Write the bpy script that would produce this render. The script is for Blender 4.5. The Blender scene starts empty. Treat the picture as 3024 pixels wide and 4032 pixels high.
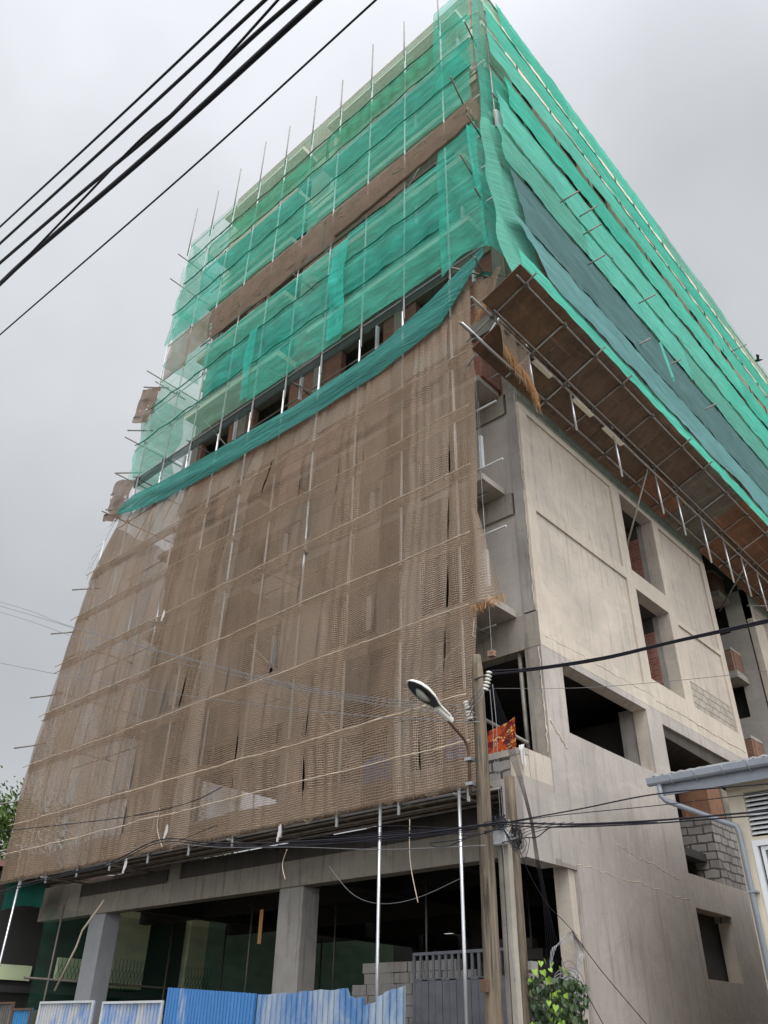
import bpy, math, random
from mathutils import Vector, noise as mnoise
R = math.radians
random.seed(7)
scn = bpy.context.scene
col = scn.collection
# ------------------------------------------------------------------ camera
CR = Vector((0.73966644, 0.67275371, 0.01720444))
CU = Vector((0.35818817, -0.41519942, 0.83624797))
CF = Vector((-0.5697322, 0.61238214, 0.5480815))
CAM = Vector((0, 0, 1.6)); FOC = 3175.39
from mathutils import Matrix
cd = bpy.data.cameras.new('camera'); cam = bpy.data.objects.new('camera', cd); col.objects.link(cam)
m = Matrix((CR, CU, -CF)).transposed().to_4x4(); m.translation = CAM; cam.matrix_world = m
cd.sensor_fit = 'VERTICAL'; cd.sensor_height = 36; cd.lens = FOC / 4032 * 36
cd.clip_start = .05; cd.clip_end = 2000
scn.camera = cam
# ------------------------------------------------------------------ world, sun, exposure
w = bpy.data.worlds.new('World'); scn.world = w; w.use_nodes = True
nt = w.node_tree; nt.nodes.clear()
def wn(t, **k):
    n = nt.nodes.new(t)
    for a, b in k.items(): setattr(n, a, b)
    return n
SUN_EL, SUN_AZ = 58, 130           # azimuth measured from +y towards +x
sky = wn('ShaderNodeTexSky', sky_type='NISHITA', sun_disc=False)
sky.sun_elevation = R(SUN_EL); sky.sun_rotation = R(SUN_AZ)
bg1 = wn('ShaderNodeBackground'); bg1.inputs[1].default_value = .08
nt.links.new(sky.outputs[0], bg1.inputs[0])
tc = wn('ShaderNodeTexCoord'); sep = wn('ShaderNodeSeparateXYZ')
nt.links.new(tc.outputs['Generated'], sep.inputs[0])
# overcast: radiance grows towards the zenith, brighter cloud to the left of the tower
ramp = wn('ShaderNodeValToRGB'); nt.links.new(sep.outputs[2], ramp.inputs[0])
cr = ramp.color_ramp
cr.elements[0].position = 0; cr.elements[0].color = (.62, .64, .66, 1)
cr.elements[1].position = 1; cr.elements[1].color = (1.0, 1.02, 1.06, 1)
for p, c in ((.30, (.56, .58, .60, 1)), (.60, (.57, .585, .605, 1)), (.80, (.62, .635, .665, 1)), (.92, (.75, .77, .81, 1))):
    e = cr.elements.new(p); e.color = c
nz = wn('ShaderNodeTexNoise'); nz.inputs['Scale'].default_value = 2.2; nz.inputs['Detail'].default_value = 5
nt.links.new(tc.outputs['Generated'], nz.inputs['Vector'])
mr = wn('ShaderNodeMapRange'); mr.inputs[1].default_value = .3; mr.inputs[2].default_value = .7; mr.inputs[3].default_value = .86; mr.inputs[4].default_value = 1.12
nt.links.new(nz.outputs[0], mr.inputs[0])
def lobe(vec, lo, hi, gain):
    d = wn('ShaderNodeVectorMath', operation='DOT_PRODUCT'); nt.links.new(tc.outputs['Generated'], d.inputs[0]); d.inputs[1].default_value = Vector(vec).normalized()
    q = wn('ShaderNodeMapRange', interpolation_type='SMOOTHSTEP'); q.inputs[1].default_value = lo; q.inputs[2].default_value = hi; q.inputs[3].default_value = 0; q.inputs[4].default_value = gain
    nt.links.new(d.outputs['Value'], q.inputs[0]); return q.outputs[0]
l1 = lobe((-.50, .02, .87), .78, 1.0, .38)
l2 = lobe((.8, -.45, .45), 0, .95, 2.9)  # added bright lobe behind the camera that lifts the side wall
a1 = wn('ShaderNodeMath', operation='ADD'); nt.links.new(l1, a1.inputs[0]); nt.links.new(l2, a1.inputs[1])
a2 = wn('ShaderNodeMath', operation='ADD'); nt.links.new(a1.outputs[0], a2.inputs[0]); a2.inputs[1].default_value = 1
a3 = wn('ShaderNodeMath', operation='MULTIPLY'); nt.links.new(a2.outputs[0], a3.inputs[0]); nt.links.new(mr.outputs[0], a3.inputs[1])
bg2 = wn('ShaderNodeBackground'); nt.links.new(ramp.outputs[0], bg2.inputs[0]); nt.links.new(a3.outputs[0], bg2.inputs[1])
mx = wn('ShaderNodeMixShader'); mx.inputs[0].default_value = .92
nt.links.new(bg1.outputs[0], mx.inputs[1]); nt.links.new(bg2.outputs[0], mx.inputs[2])
ow = wn('ShaderNodeOutputWorld'); nt.links.new(mx.outputs[0], ow.inputs[0])
ld = bpy.data.lights.new('sun', 'SUN'); ld.energy = 1.5; ld.angle = R(25); ld.color = (1, .97, .93)
sun = bpy.data.objects.new('sun', ld); col.objects.link(sun)
sd = Vector((math.sin(R(SUN_AZ)) * math.cos(R(SUN_EL)), math.cos(R(SUN_AZ)) * math.cos(R(SUN_EL)), math.sin(R(SUN_EL))))
sun.rotation_euler = sd.to_track_quat('Z', 'Y').to_euler(); sun.location = (20, -20, 40)
scn.view_settings.view_transform = 'Standard'; scn.view_settings.look = 'None'
scn.view_settings.exposure = 0.0; scn.view_settings.gamma = 1
scn.cycles.transparent_max_bounces = 24
scn.cycles.max_bounces = 8

# ------------------------------------------------------------------ helpers
def at(px, py, axis, val):
    """world point on the plane <axis>=val seen at photo point (px,py) of a 1659x2212 grid; used to read distances off the plan"""
    k = 3024 / 1659
    d = CR * ((px * k - 1512) / FOC) - CU * ((py * k - 2016) / FOC) + CF
    t = (val - CAM[axis]) / d[axis]
    return CAM + d * t

class NT:
    def __init__(s, name):
        s.m = bpy.data.materials.new(name); s.m.use_nodes = True; s.t = s.m.node_tree; s.t.nodes.clear()
        s.out = s.n('ShaderNodeOutputMaterial'); s.tc = s.n('ShaderNodeTexCoord')
    def n(s, t, **k):
        n = s.t.nodes.new(t)
        for a, b in k.items(): setattr(n, a, b)
        return n
    def l(s, a, b): s.t.links.new(a, b)
    def sock(s, i, v):
        if isinstance(v, bpy.types.NodeSocket): s.l(v, i)
        else: i.default_value = v
    def math(s, op, a, b=0.0, c=None, clamp=False):
        n = s.n('ShaderNodeMath', operation=op); n.use_clamp = clamp; s.sock(n.inputs[0], a); s.sock(n.inputs[1], b)
        if c is not None: s.sock(n.inputs[2], c)
        return n.outputs[0]
    def mapping(s, src, scale=(1, 1, 1), loc=(0, 0, 0), rot=(0, 0, 0)):
        n = s.n('ShaderNodeMapping'); s.l(src, n.inputs[0]); n.inputs['Scale'].default_value = scale; n.inputs['Location'].default_value = loc; n.inputs['Rotation'].default_value = rot
        return n.outputs[0]
    def noise(s, vec, scale=1., detail=4., rough=.55, dist=0.):
        n = s.n('ShaderNodeTexNoise'); s.l(vec, n.inputs['Vector']); n.inputs['Scale'].default_value = scale; n.inputs['Detail'].default_value = detail; n.inputs['Roughness'].default_value = rough; n.inputs['Distortion'].default_value = dist
        return n.outputs[0]
    def rng(s, v, a, b, c, d, smooth=False):
        n = s.n('ShaderNodeMapRange'); s.l(v, n.inputs[0])
        if smooth: n.interpolation_type = 'SMOOTHSTEP'
        for i, x in enumerate((a, b, c, d)): n.inputs[i + 1].default_value = x
        return n.outputs[0]
    def mix(s, f, a, b, mode='MIX'):
        n = s.n('ShaderNodeMix', data_type='RGBA', blend_type=mode); s.sock(n.inputs[0], f)
        s.sock(n.inputs[6], a if isinstance(a, bpy.types.NodeSocket) else (*a, 1)); s.sock(n.inputs[7], b if isinstance(b, bpy.types.NodeSocket) else (*b, 1))
        return n.outputs[2]
    def bump(s, h, strength=.3, dist=.02):
        n = s.n('ShaderNodeBump'); s.l(h, n.inputs['Height']); n.inputs['Strength'].default_value = strength; n.inputs['Distance'].default_value = dist
        return n.outputs[0]
    def bsdf(s, color, rough=.8, bump=None, metal=0., spec=.3):
        n = s.n('ShaderNodeBsdfPrincipled'); s.sock(n.inputs['Base Color'], color if isinstance(color, bpy.types.NodeSocket) else (*color, 1))
        s.sock(n.inputs['Roughness'], rough); n.inputs['Metallic'].default_value = metal; n.inputs['Specular IOR Level'].default_value = spec
        if bump: s.l(bump, n.inputs['Normal'])
        return n.outputs[0]
    def done(s, sh): s.l(sh, s.out.inputs[0]); return s.m

def wallvec(s):      # (x+y, z) in object metres: works for walls facing x or y
    sp = s.n('ShaderNodeSeparateXYZ'); g = s.n('ShaderNodeNewGeometry'); s.l(g.outputs['Position'], sp.inputs[0])
    cb = s.n('ShaderNodeCombineXYZ'); s.l(s.math('ADD', sp.outputs[0], sp.outputs[1]), cb.inputs[0]); s.l(sp.outputs[2], cb.inputs[1])
    return cb.outputs[0]
def pos(s): return s.n('ShaderNodeNewGeometry').outputs['Position']

def concrete(name, c1, c2, dark=(.10, .09, .08), streak=.5, blotch=.35, bumpk=.35, wet=0.):
    s = NT(name); wv = wallvec(s); p = pos(s)
    big = s.noise(p, .45, 5, .6, .4); mid = s.noise(p, 2.3, 6, .65, .6); fine = s.noise(p, 28, 4, .7)
    c = s.mix(s.rng(big, .35, .65, 0, 1), c1, c2)
    c = s.mix(s.rng(mid, .45, .72, 0, blotch), c, tuple(x * .62 for x in c1))
    st = s.noise(s.mapping(wv, (3.0, .22, 1)), 2.0, 5, .65)
    c = s.mix(s.rng(st, .52, .75, 0, streak), c, dark)
    st2 = s.noise(s.mapping(wv, (5.0, .35, 1), (7, 3, 0)), 1.6, 4, .6)
    c = s.mix(s.rng(st2, .58, .75, 0, streak * .7), c, tuple(min(1, x * 1.5) for x in c2))
    c = s.mix(s.rng(fine, .3, .7, 0, .22), c, tuple(x * .6 for x in c1))
    # cracked trowel lines
    vo = s.n('ShaderNodeTexVoronoi', feature='DISTANCE_TO_EDGE'); s.l(s.mapping(p, (.55, .55, .8)), vo.inputs['Vector']); vo.inputs['Scale'].default_value = 1.
    dn = s.noise(p, 3, 5, .7)
    cr_ = s.math('ADD', vo.outputs[0], s.rng(dn, .3, .7, -.05, .09))
    c = s.mix(s.rng(cr_, .0, .006, .12, 0), c, dark)
    patch = s.noise(s.mapping(p, (.35, .35, .9)), 1.1, 3, .4, 1.2); c = s.mix(s.rng(patch, .50, .56, 0, .16), c, tuple(x * .78 for x in c1)); patch2 = s.noise(s.mapping(p, (.5, .5, .7), (5, 2, 9)), 1.3, 4, .5, 1.5); c = s.mix(s.rng(patch2, .55, .66, 0, .22), c, tuple(min(1, x * 1.18) for x in c1)); crs = s.n('ShaderNodeTexBrick'); s.l(wv, crs.inputs['Vector']); crs.inputs['Scale'].default_value = 1; crs.inputs['Brick Width'].default_value = .45; crs.inputs['Row Height'].default_value = .21; crs.inputs['Mortar Size'].default_value = .02; crs.inputs['Mortar Smooth'].default_value = 1.
    c = s.mix(s.math('MULTIPLY', s.math('MULTIPLY', crs.outputs[1], s.rng(big, .42, .6, 0, 1)), .16), c, tuple(x * .6 for x in c1))
    h = s.math('ADD', s.math('MULTIPLY', mid, .6), s.math('MULTIPLY', fine, .25))
    return s.done(s.bsdf(c, .9, s.bump(h, bumpk, .05)))

def bricks(name, c1, c2, mortar, bw=.23, rh=.085, ms=.012, squash=1., noisek=.5, off=.5, rough_edge=.02):
    s = NT(name); wv = wallvec(s); p = pos(s)
    dn = s.n('ShaderNodeVectorMath', operation='MULTIPLY_ADD'); nn = s.n('ShaderNodeTexNoise'); s.l(p, nn.inputs['Vector']); nn.inputs['Scale'].default_value = 4
    s.l(nn.outputs[1], dn.inputs[0]); dn.inputs[1].default_value = (rough_edge, rough_edge, 0); s.l(wv, dn.inputs[2])
    b = s.n('ShaderNodeTexBrick', offset=off); s.l(dn.outputs[0], b.inputs['Vector']); b.inputs['Scale'].default_value = 1
    b.inputs['Color1'].default_value = (*c1, 1); b.inputs['Color2'].default_value = (*c2, 1); b.inputs['Mortar'].default_value = (*mortar, 1)
    b.inputs['Brick Width'].default_value = bw; b.inputs['Row Height'].default_value = rh; b.inputs['Mortar Size'].default_value = ms; b.inputs['Mortar Smooth'].default_value = .3
    n = s.noise(p, 6, 5, .6); c = s.mix(s.rng(n, .4, .75, 0, noisek), b.outputs[0], tuple(x * .45 for x in c1))
    n2 = s.noise(p, 1.3, 4, .6); c = s.mix(s.rng(n2, .5, .75, 0, .5), c, mortar)
    h = s.math('SUBTRACT', s.math('MULTIPLY', n, .3), b.outputs[1])
    return s.done(s.bsdf(c, .92, s.bump(h, .8, .03)))

def plain(name, c, rough=.6, metal=0., vary=.25, scale=3., dark=None, spec=.4):
    s = NT(name); n = s.noise(pos(s), scale, 5, .65)
    cc = s.mix(s.rng(n, .35, .7, 0, vary), c, dark or tuple(x * .5 for x in c))
    return s.done(s.bsdf(cc, rough, s.bump(n, .15, .01), metal, spec))

def net_mat(name, c, alpha=.72, dark=.5, folds=(.35, 1.1), transl=.30, rot=.35):
    s = NT(name); uv = s.tc.outputs['UV']
    fold = s.noise(s.mapping(uv, (folds[0], folds[1], 1), (0, 0, 0), (0, 0, rot)), 3., 4, .5, .15)
    big = s.noise(uv, .35, 4, .6, .5); mesh = s.noise(uv, 55, 2, .5)
    cc = s.mix(s.rng(big, .35, .68, 0, .55), c, tuple(x * .62 for x in c))
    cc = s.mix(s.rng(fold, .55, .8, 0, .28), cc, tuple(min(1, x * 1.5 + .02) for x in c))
    cc = s.mix(s.rng(fold, .28, .44, .22, 0), cc, tuple(x * dark for x in c))  # fold shading put into the colour: lighter crests, darker creases
    b = s.bump(fold, .7, .10)
    d = s.n('ShaderNodeBsdfDiffuse'); s.l(cc, d.inputs[0]); s.l(b, d.inputs['Normal'])
    t = s.n('ShaderNodeBsdfTranslucent'); s.l(cc, t.inputs[0])
    mx1 = s.n('ShaderNodeMixShader'); mx1.inputs[0].default_value = transl; s.l(d.outputs[0], mx1.inputs[1]); s.l(t.outputs[0], mx1.inputs[2])
    tr = s.n('ShaderNodeBsdfTransparent')
    a = s.math('ADD', alpha, s.rng(fold, .35, .7, -.06, .12)); a = s.math('ADD', a, s.rng(big, .3, .7, -.04, .06)); a = s.math('ADD', a, s.rng(mesh, .3, .7, -.12, .12), clamp=True)
    tear = s.noise(s.mapping(uv, (.8, 2.2, 1), (3, 7, 0)), 1.5, 5, .65, .8); a = s.math('MULTIPLY', a, s.rng(tear, .705, .72, 1, 0), clamp=True)
    dirt = s.noise(s.mapping(uv, (.3, 1.4, 1), (9, 2, 0)), 1.2, 5, .65)
    mx2 = s.n('ShaderNodeMixShader'); s.l(a, mx2.inputs[0]); s.l(tr.outputs[0], mx2.inputs[1]); s.l(mx1.outputs[0], mx2.inputs[2])
    return s.done(mx2.outputs[0])

def jute_mat(name, c, cover=.6, period=.075, lite=1.35):
    s = NT(name); uv = s.tc.outputs['UV']
    dn = s.n('ShaderNodeTexNoise'); s.l(uv, dn.inputs['Vector']); dn.inputs['Scale'].default_value = 1.4; dn.inputs['Detail'].default_value = 3
    wob = s.n('ShaderNodeVectorMath', operation='MULTIPLY_ADD'); s.l(dn.outputs[1], wob.inputs[0]); wob.inputs[1].default_value = (.07, .11, 0); s.l(uv, wob.inputs[2])
    sc = 2 * math.pi / 20 / period
    def wave(axis, k):
        n = s.n('ShaderNodeTexWave', wave_type='BANDS', bands_direction=axis, wave_profile='SIN'); s.l(wob.outputs[0], n.inputs['Vector']); n.inputs['Scale'].default_value = sc * k; n.inputs['Distortion'].default_value = 1.5; n.inputs['Detail'].default_value = 3; n.inputs['Detail Scale'].default_value = 2.
        return n.outputs['Fac']
    wx, wy = wave('X', 1.25), wave('Y', 1.)
    th = s.math('MAXIMUM', s.math('MULTIPLY', wx, .78), wy)
    big = s.noise(s.mapping(uv, (1, .5, 1)), .55, 6, .65, .5); fine = s.noise(uv, 22, 4, .7)
    dens = s.math('ADD', s.rng(big, .32, .68, -.24, .22), s.rng(fine, .3, .7, -.14, .14))
    a = s.math('ADD', s.rng(th, .30, .92, cover, 1.0), dens, clamp=True)
    vs = s.noise(s.mapping(uv, (9, .25, 1)), 1., 4, .6)
    cc = s.mix(s.rng(vs, .4, .66, 0, .22), c, tuple(x * lite for x in c))
    stn = s.noise(s.mapping(uv, (.7, .22, 1), (4, 1, 0)), 1.1, 5, .7, .4); cc = s.mix(s.rng(stn, .48, .66, 0, .5), cc, tuple(x * .58 for x in c)); torn = s.noise(s.mapping(uv, (1.2, 2.2, 1), (2, 9, 0)), 1.1, 5, .7, 1.); a = s.math('MULTIPLY', a, s.rng(torn, .69 if cover < .8 else .60, .71 if cover < .8 else .615, 1, 0), clamp=True)
    cc = s.mix(s.rng(fine, .35, .65, .5, 0), cc, tuple(x * .5 for x in c))
    cc = s.mix(s.rng(th, .35, .9, .40, 0), cc, tuple(x * .42 for x in c))
    cc = s.mix(s.rng(big, .5, .72, 0, .45), cc, tuple(x * .66 for x in c))
    d = s.n('ShaderNodeBsdfDiffuse'); s.l(cc, d.inputs[0]); s.l(s.bump(s.math('ADD', th, fine), .5, .03), d.inputs['Normal'])
    t = s.n('ShaderNodeBsdfTranslucent'); s.l(cc, t.inputs[0])
    m1 = s.n('ShaderNodeMixShader'); m1.inputs[0].default_value = .22; s.l(d.outputs[0], m1.inputs[1]); s.l(t.outputs[0], m1.inputs[2])
    tr = s.n('ShaderNodeBsdfTransparent')
    m2 = s.n('ShaderNodeMixShader'); s.l(a, m2.inputs[0]); s.l(tr.outputs[0], m2.inputs[1]); s.l(m1.outputs[0], m2.inputs[2])
    return s.done(m2.outputs[0])

M = {}
M['plaster'] = concrete('side_plaster', (.565, .49, .405), (.44, .385, .335), (.16, .14, .12), .6, .42, .5)
M['plaster_edge'] = concrete('raised_plaster', (.58, .505, .415), (.47, .41, .345), (.15, .13, .11), .35, .35, .4)
M['plaster_low'] = concrete('lower_side_plaster', (.46, .41, .37), (.35, .32, .30), (.14, .12, .11), .6, .35, .45)
M['plaster_grey'] = concrete('grey_plaster', (.44, .405, .37), (.36, .33, .305), (.12, .11, .10), .3, .25, .25)
M['raw'] = concrete('raw_concrete', (.33, .30, .255), (.225, .205, .175), (.05, .047, .043), .75, .5, .6)
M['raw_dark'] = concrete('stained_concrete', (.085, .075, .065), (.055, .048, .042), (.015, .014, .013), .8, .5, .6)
M['beam'] = concrete('board_marked_concrete', (.33, .295, .25), (.22, .195, .165), (.05, .042, .035), .95, .6, .6)
M['column'] = concrete('column_concrete', (.36, .335, .31), (.27, .25, .23), (.09, .08, .07), .7, .6, .7)
M['column_smooth'] = concrete('smooth_column_plaster', (.36, .36, .37), (.31, .31, .325), (.18, .18, .18), .2, .2, .15)
M['slab'] = concrete('slab_edge_concrete', (.43, .39, .34), (.34, .31, .27), (.10, .09, .08), .5, .35, .4)
M['beige'] = concrete('beige_slab_edge', (.80, .74, .60), (.70, .64, .52), (.35, .3, .22), .25, .2, .2)
M['dark_in'] = plain('dark_interior', (.045, .042, .040), .9, 0, .4, 1.2)  # near-black colour puts the shade of rooms and voids on the surfaces
M['brick'] = bricks('red_brick', (.36, .13, .085), (.26, .09, .06), (.26, .22, .19))
M['brick_orange'] = bricks('rough_orange_brick', (.33, .135, .075), (.24, .10, .06), (.22, .18, .15), .23, .09, .02, noisek=.5, rough_edge=.05)
M['block'] = bricks('grey_block_masonry', (.30, .28, .265), (.24, .22, .21), (.075, .068, .062), .42, .2, .022, noisek=.3, rough_edge=.09)
M['block_light'] = bricks('light_block_masonry', (.42, .37, .31), (.36, .32, .27), (.20, .17, .14), .42, .2, .014, noisek=.25, rough_edge=.07)
M['block_beige'] = bricks('beige_block_masonry', (.42, .37, .27), (.36, .31, .23), (.26, .23, .18), .42, .2, .014, noisek=.25, rough_edge=.05)
M['steel'] = plain('galvanised_steel', (.50, .51, .52), .38, .75, .4, 6)
M['steel_pale'] = plain('pale_dull_galvanised_steel', (.80, .81, .82), .5, .15, .2, 6)
M['steel_new'] = plain('bright_galvanised_steel', (.72, .73, .75), .32, .7, .25, 6)
M['steel_old'] = plain('weathered_steel_tube', (.30, .285, .26), .6, .4, .6, 5, (.12, .085, .06))
M['coupler'] = plain('coupler_steel', (.16, .14, .12), .6, .5, .5, 20)
def ply(name, c, c2):
    s = NT(name); p = pos(s); a = s.noise(s.mapping(p, (.5, 2.2, 2)), 1.3, 6, .65, .8); b = s.noise(p, 9, 4, .7); q = s.noise(s.mapping(p, (6, .5, 1)), 1.2, 4, .6)
    cc = s.mix(s.rng(a, .38, .68, 0, .85), c, c2); cc = s.mix(s.rng(b, .5, .75, 0, .4), cc, (.03, .022, .016)); cc = s.mix(s.rng(q, .56, .74, 0, .5), cc, tuple(min(1, x * 1.9) for x in c))
    return s.done(s.bsdf(cc, .75, s.bump(a, .2, .02)))
M['ply1'] = ply('dark_plywood', (.15, .095, .062), (.075, .048, .034))
M['ply2'] = ply('brown_plywood', (.17, .10, .058), (.08, .05, .033))
M['ply3'] = ply('orange_plywood', (.22, .105, .06), (.12, .065, .04))
M['ply4'] = ply('grey_plywood', (.16, .14, .11), (.08, .07, .055))
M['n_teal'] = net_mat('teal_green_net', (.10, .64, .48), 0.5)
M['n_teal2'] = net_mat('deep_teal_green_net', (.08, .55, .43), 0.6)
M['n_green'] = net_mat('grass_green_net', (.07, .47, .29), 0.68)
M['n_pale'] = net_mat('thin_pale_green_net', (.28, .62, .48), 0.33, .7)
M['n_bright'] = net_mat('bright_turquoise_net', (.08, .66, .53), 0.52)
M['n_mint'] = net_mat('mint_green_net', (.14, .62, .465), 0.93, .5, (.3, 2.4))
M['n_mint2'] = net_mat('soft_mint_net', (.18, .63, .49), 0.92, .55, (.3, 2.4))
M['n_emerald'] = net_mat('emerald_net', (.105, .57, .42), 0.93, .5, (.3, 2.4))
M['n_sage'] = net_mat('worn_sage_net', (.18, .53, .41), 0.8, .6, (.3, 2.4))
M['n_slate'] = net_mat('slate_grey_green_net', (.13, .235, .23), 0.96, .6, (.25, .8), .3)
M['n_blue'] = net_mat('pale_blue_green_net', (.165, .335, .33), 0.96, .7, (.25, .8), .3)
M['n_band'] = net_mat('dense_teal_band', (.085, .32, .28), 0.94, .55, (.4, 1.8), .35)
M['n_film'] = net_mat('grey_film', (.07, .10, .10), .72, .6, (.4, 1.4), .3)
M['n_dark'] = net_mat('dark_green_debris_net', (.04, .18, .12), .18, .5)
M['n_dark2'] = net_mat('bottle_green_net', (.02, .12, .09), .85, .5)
M['n_seam'] = plain('bunched_net', (.03, .30, .22), .9, 0, .5, 5)
M['jute'] = jute_mat('brown_hessian', (.435, .325, .24), .34, .05)
M['jute2'] = jute_mat('grey_brown_hessian', (.50, .385, .295), .30, .05)
M['jute3'] = jute_mat('dark_brown_hessian', (.37, .27, .195), .34, .055)
M['jute_hi'] = jute_mat('tight_brown_hessian', (.32, .235, .18), .84, .03)
M['rope'] = plain('jute_rope', (.56, .46, .35), .95, 0, .5, 30)
M['twine'] = plain('orange_jute_fibre', (.42, .23, .10), .95, 0, .4, 20)
M['cable'] = plain('black_cable', (.012, .012, .02), .55, 0, .2, 5)
M['wire'] = plain('grey_wire', (.25, .25, .26), .5, .5, .3, 5)
M['wood'] = None
s = NT('weathered_pole_wood'); wv = pos(s); a = s.noise(s.mapping(wv, (14, 14, .7)), 1., 6, .7, .5); b = s.noise(wv, 3, 4, .6)
c = s.mix(s.rng(a, .35, .62, 0, 1), (.045, .036, .027), (.22, .18, .135)); c = s.mix(s.rng(b, .45, .7, 0, .6), c, (.19, .14, .085))
M['wood'] = s.done(s.bsdf(c, .9, s.bump(a, .8, .03)))
M['pole_conc'] = concrete('pole_concrete', (.42, .39, .33), (.30, .27, .22), (.05, .045, .04), .9, .5, .5)
M['ceramic'] = plain('white_ceramic', (.75, .73, .66), .3, 0, .2, 10)
M['ceramic_d'] = plain('dark_ceramic', (.09, .07, .06), .3, 0, .2, 10)
M['lamp_shell'] = plain('dirty_white_lamp_shell', (.80, .78, .72), .5, 0, .3, 9, (.25, .22, .18))
M['lamp_dark'] = plain('lamp_inner', (.05, .05, .05), .4, 0, .2, 9)
s = NT('lamp_glass'); g = s.n('ShaderNodeBsdfPrincipled'); g.inputs['Base Color'].default_value = (.35, .35, .33, 1); g.inputs['Roughness'].default_value = .15
M['lamp_glass'] = s.done(g.outputs[0])
M['rust'] = plain('rusty_iron', (.13, .075, .05), .8, .1, .6, 8)
M['box'] = plain('grey_painted_box', (.62, .63, .63), .5, 0, .25, 5)
M['gate'] = plain('dark_grey_gate_paint', (.13, .135, .15), .55, .1, .5, 3, (.045, .045, .05))
def blue(name, fade, base=(.03, .15, .42), pale=(.42, .46, .52), rust=.25, top=0.):
    s = NT(name); p = pos(s); sp = s.n('ShaderNodeSeparateXYZ'); s.l(p, sp.inputs[0])
    a = s.noise(s.mapping(p, (1.2, 1.2, .5)), 1.6, 6, .65, .6); b = s.noise(s.mapping(p, (6, 6, .6)), 2.2, 5, .7); q = s.noise(p, 14, 4, .7)
    c = s.mix(s.rng(a, .62 - fade * .4, .80 - fade * .35, 0, .9), base, pale)
    c = s.mix(s.rng(b, .52, .72, 0, .35), c, tuple(min(1, x * 1.6 + .03) for x in base))
    c = s.mix(s.rng(q, .62, .74, 0, .5), c, (.5, .55, .6))
    c = s.mix(s.math('MULTIPLY', s.rng(b, .60, .68, 0, 1), rust), c, (.13, .075, .045))
    return s.done(s.bsdf(c, .5, s.bump(a, .15, .02), 0, .4))
M['blue'] = blue('bright_blue_sheet', .05, (.05, .18, .43), rust=.12)
M['blue_fade'] = blue('faded_blue_sheet', .55, (.08, .19, .39), (.34, .39, .44), .4)
M['blue_white'] = blue('blue_white_sheet', .75, (.08, .22, .5), (.50, .49, .46), .4)
M['blue_torn'] = blue('weathered_blue_sheet', .35, (.03, .20, .42), (.30, .36, .42), .6)
M['sheet_grey'] = blue('grey_sheet', .3, (.10, .095, .09), (.20, .19, .18), .3)
M['cream'] = concrete('cream_wall_paint', (.70, .64, .51), (.62, .56, .45), (.30, .26, .20), .22, .12, .12)
M['gutter'] = plain('grey_pvc', (.27, .29, .33), .35, 0, .25, 3, spec=.5)
M['asbestos'] = plain('fibre_cement_roof', (.42, .42, .41), .9, 0, .5, 5)
M['white_frame'] = plain('white_window_frame', (.72, .73, .75), .4, 0, .1, 3)
s = NT('window_glass'); g = s.n('ShaderNodeBsdfPrincipled'); g.inputs['Base Color'].default_value = (.10, .11, .13, 1); g.inputs['Roughness'].default_value = .08; g.inputs['Specular IOR Level'].default_value = .8
M['glass'] = s.done(g.outputs[0])
M['yellow_wall'] = plain('pale_green_yellow_wall', (.72, .80, .50), .85, 0, .25, 1.0)
M['green_wall'] = plain('dark_green_wall', (.30, .46, .34), .85, 0, .3, 1.0)
M['ochre_wall'] = plain('ochre_garden_wall', (.32, .28, .18), .9, 0, .6, 1.5)
M['iron'] = plain('black_iron', (.02, .02, .02), .6, .3, .2, 4)
M['tile'] = plain('red_roof_tile', (.17, .075, .055), .85, 0, .5, 4)
M['asphalt'] = plain('asphalt', (.05, .05, .052), .9, 0, .3, 2)
M['paving'] = plain('pavement_concrete', (.26, .25, .23), .9, 0, .35, 2)
M['earth'] = plain('packed_earth', (.16, .13, .09), .95, 0, .5, 1)
M['white_cloth'] = plain('white_cloth', (.60, .58, .56), .9, 0, .2, 8)
M['tin'] = plain('white_painted_strip', (.58, .60, .61), .5, .1, .35, 8)
M['blue_tarp'] = plain('blue_plastic_sheet', (.05, .17, .50), .4, 0, .3, 4)
M['cyan_tarp'] = plain('turquoise_plastic_sheet', (.02, .26, .36), .4, 0, .5, 4)
M['crow'] = plain('black_feathers', (.012, .012, .014), .6, 0, .2, 10)
M['leaf'] = plain('dark_leaf', (.05, .085, .03), .45, 0, .8, 9, (.02, .035, .015))
M['leaf_y'] = plain('young_yellow_green_leaf', (.24, .40, .05), .45, 0, .4, 3)
M['tree_leaf'] = plain('tree_leaf', (.11, .19, .03), .6, 0, .7, 1.2, (.04, .085, .018))
M['bark'] = plain('bark', (.09, .07, .05), .9, 0, .4, 6)
s = NT('red_patterned_blanket'); uv = s.tc.outputs['UV']; vo = s.n('ShaderNodeTexVoronoi'); s.l(s.mapping(uv, (4, 4, 1)), vo.inputs['Vector'])
wv_ = s.n('ShaderNodeTexWave', wave_type='RINGS'); s.l(vo.outputs['Position'], wv_.inputs['Vector']); wv_.inputs['Scale'].default_value = 2
n_ = s.noise(uv, 3, 2, .5, 1.5); c = s.mix(s.rng(n_, .46, .52, 0, 1), (.14, .008, .014), (.36, .055, .01)); c = s.mix(s.rng(s.noise(uv, 6, 2, .5, 2), .60, .63, 0, 1), c, (.75, .42, .14))
M['blanket'] = s.done(s.bsdf(c, .95))

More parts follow.
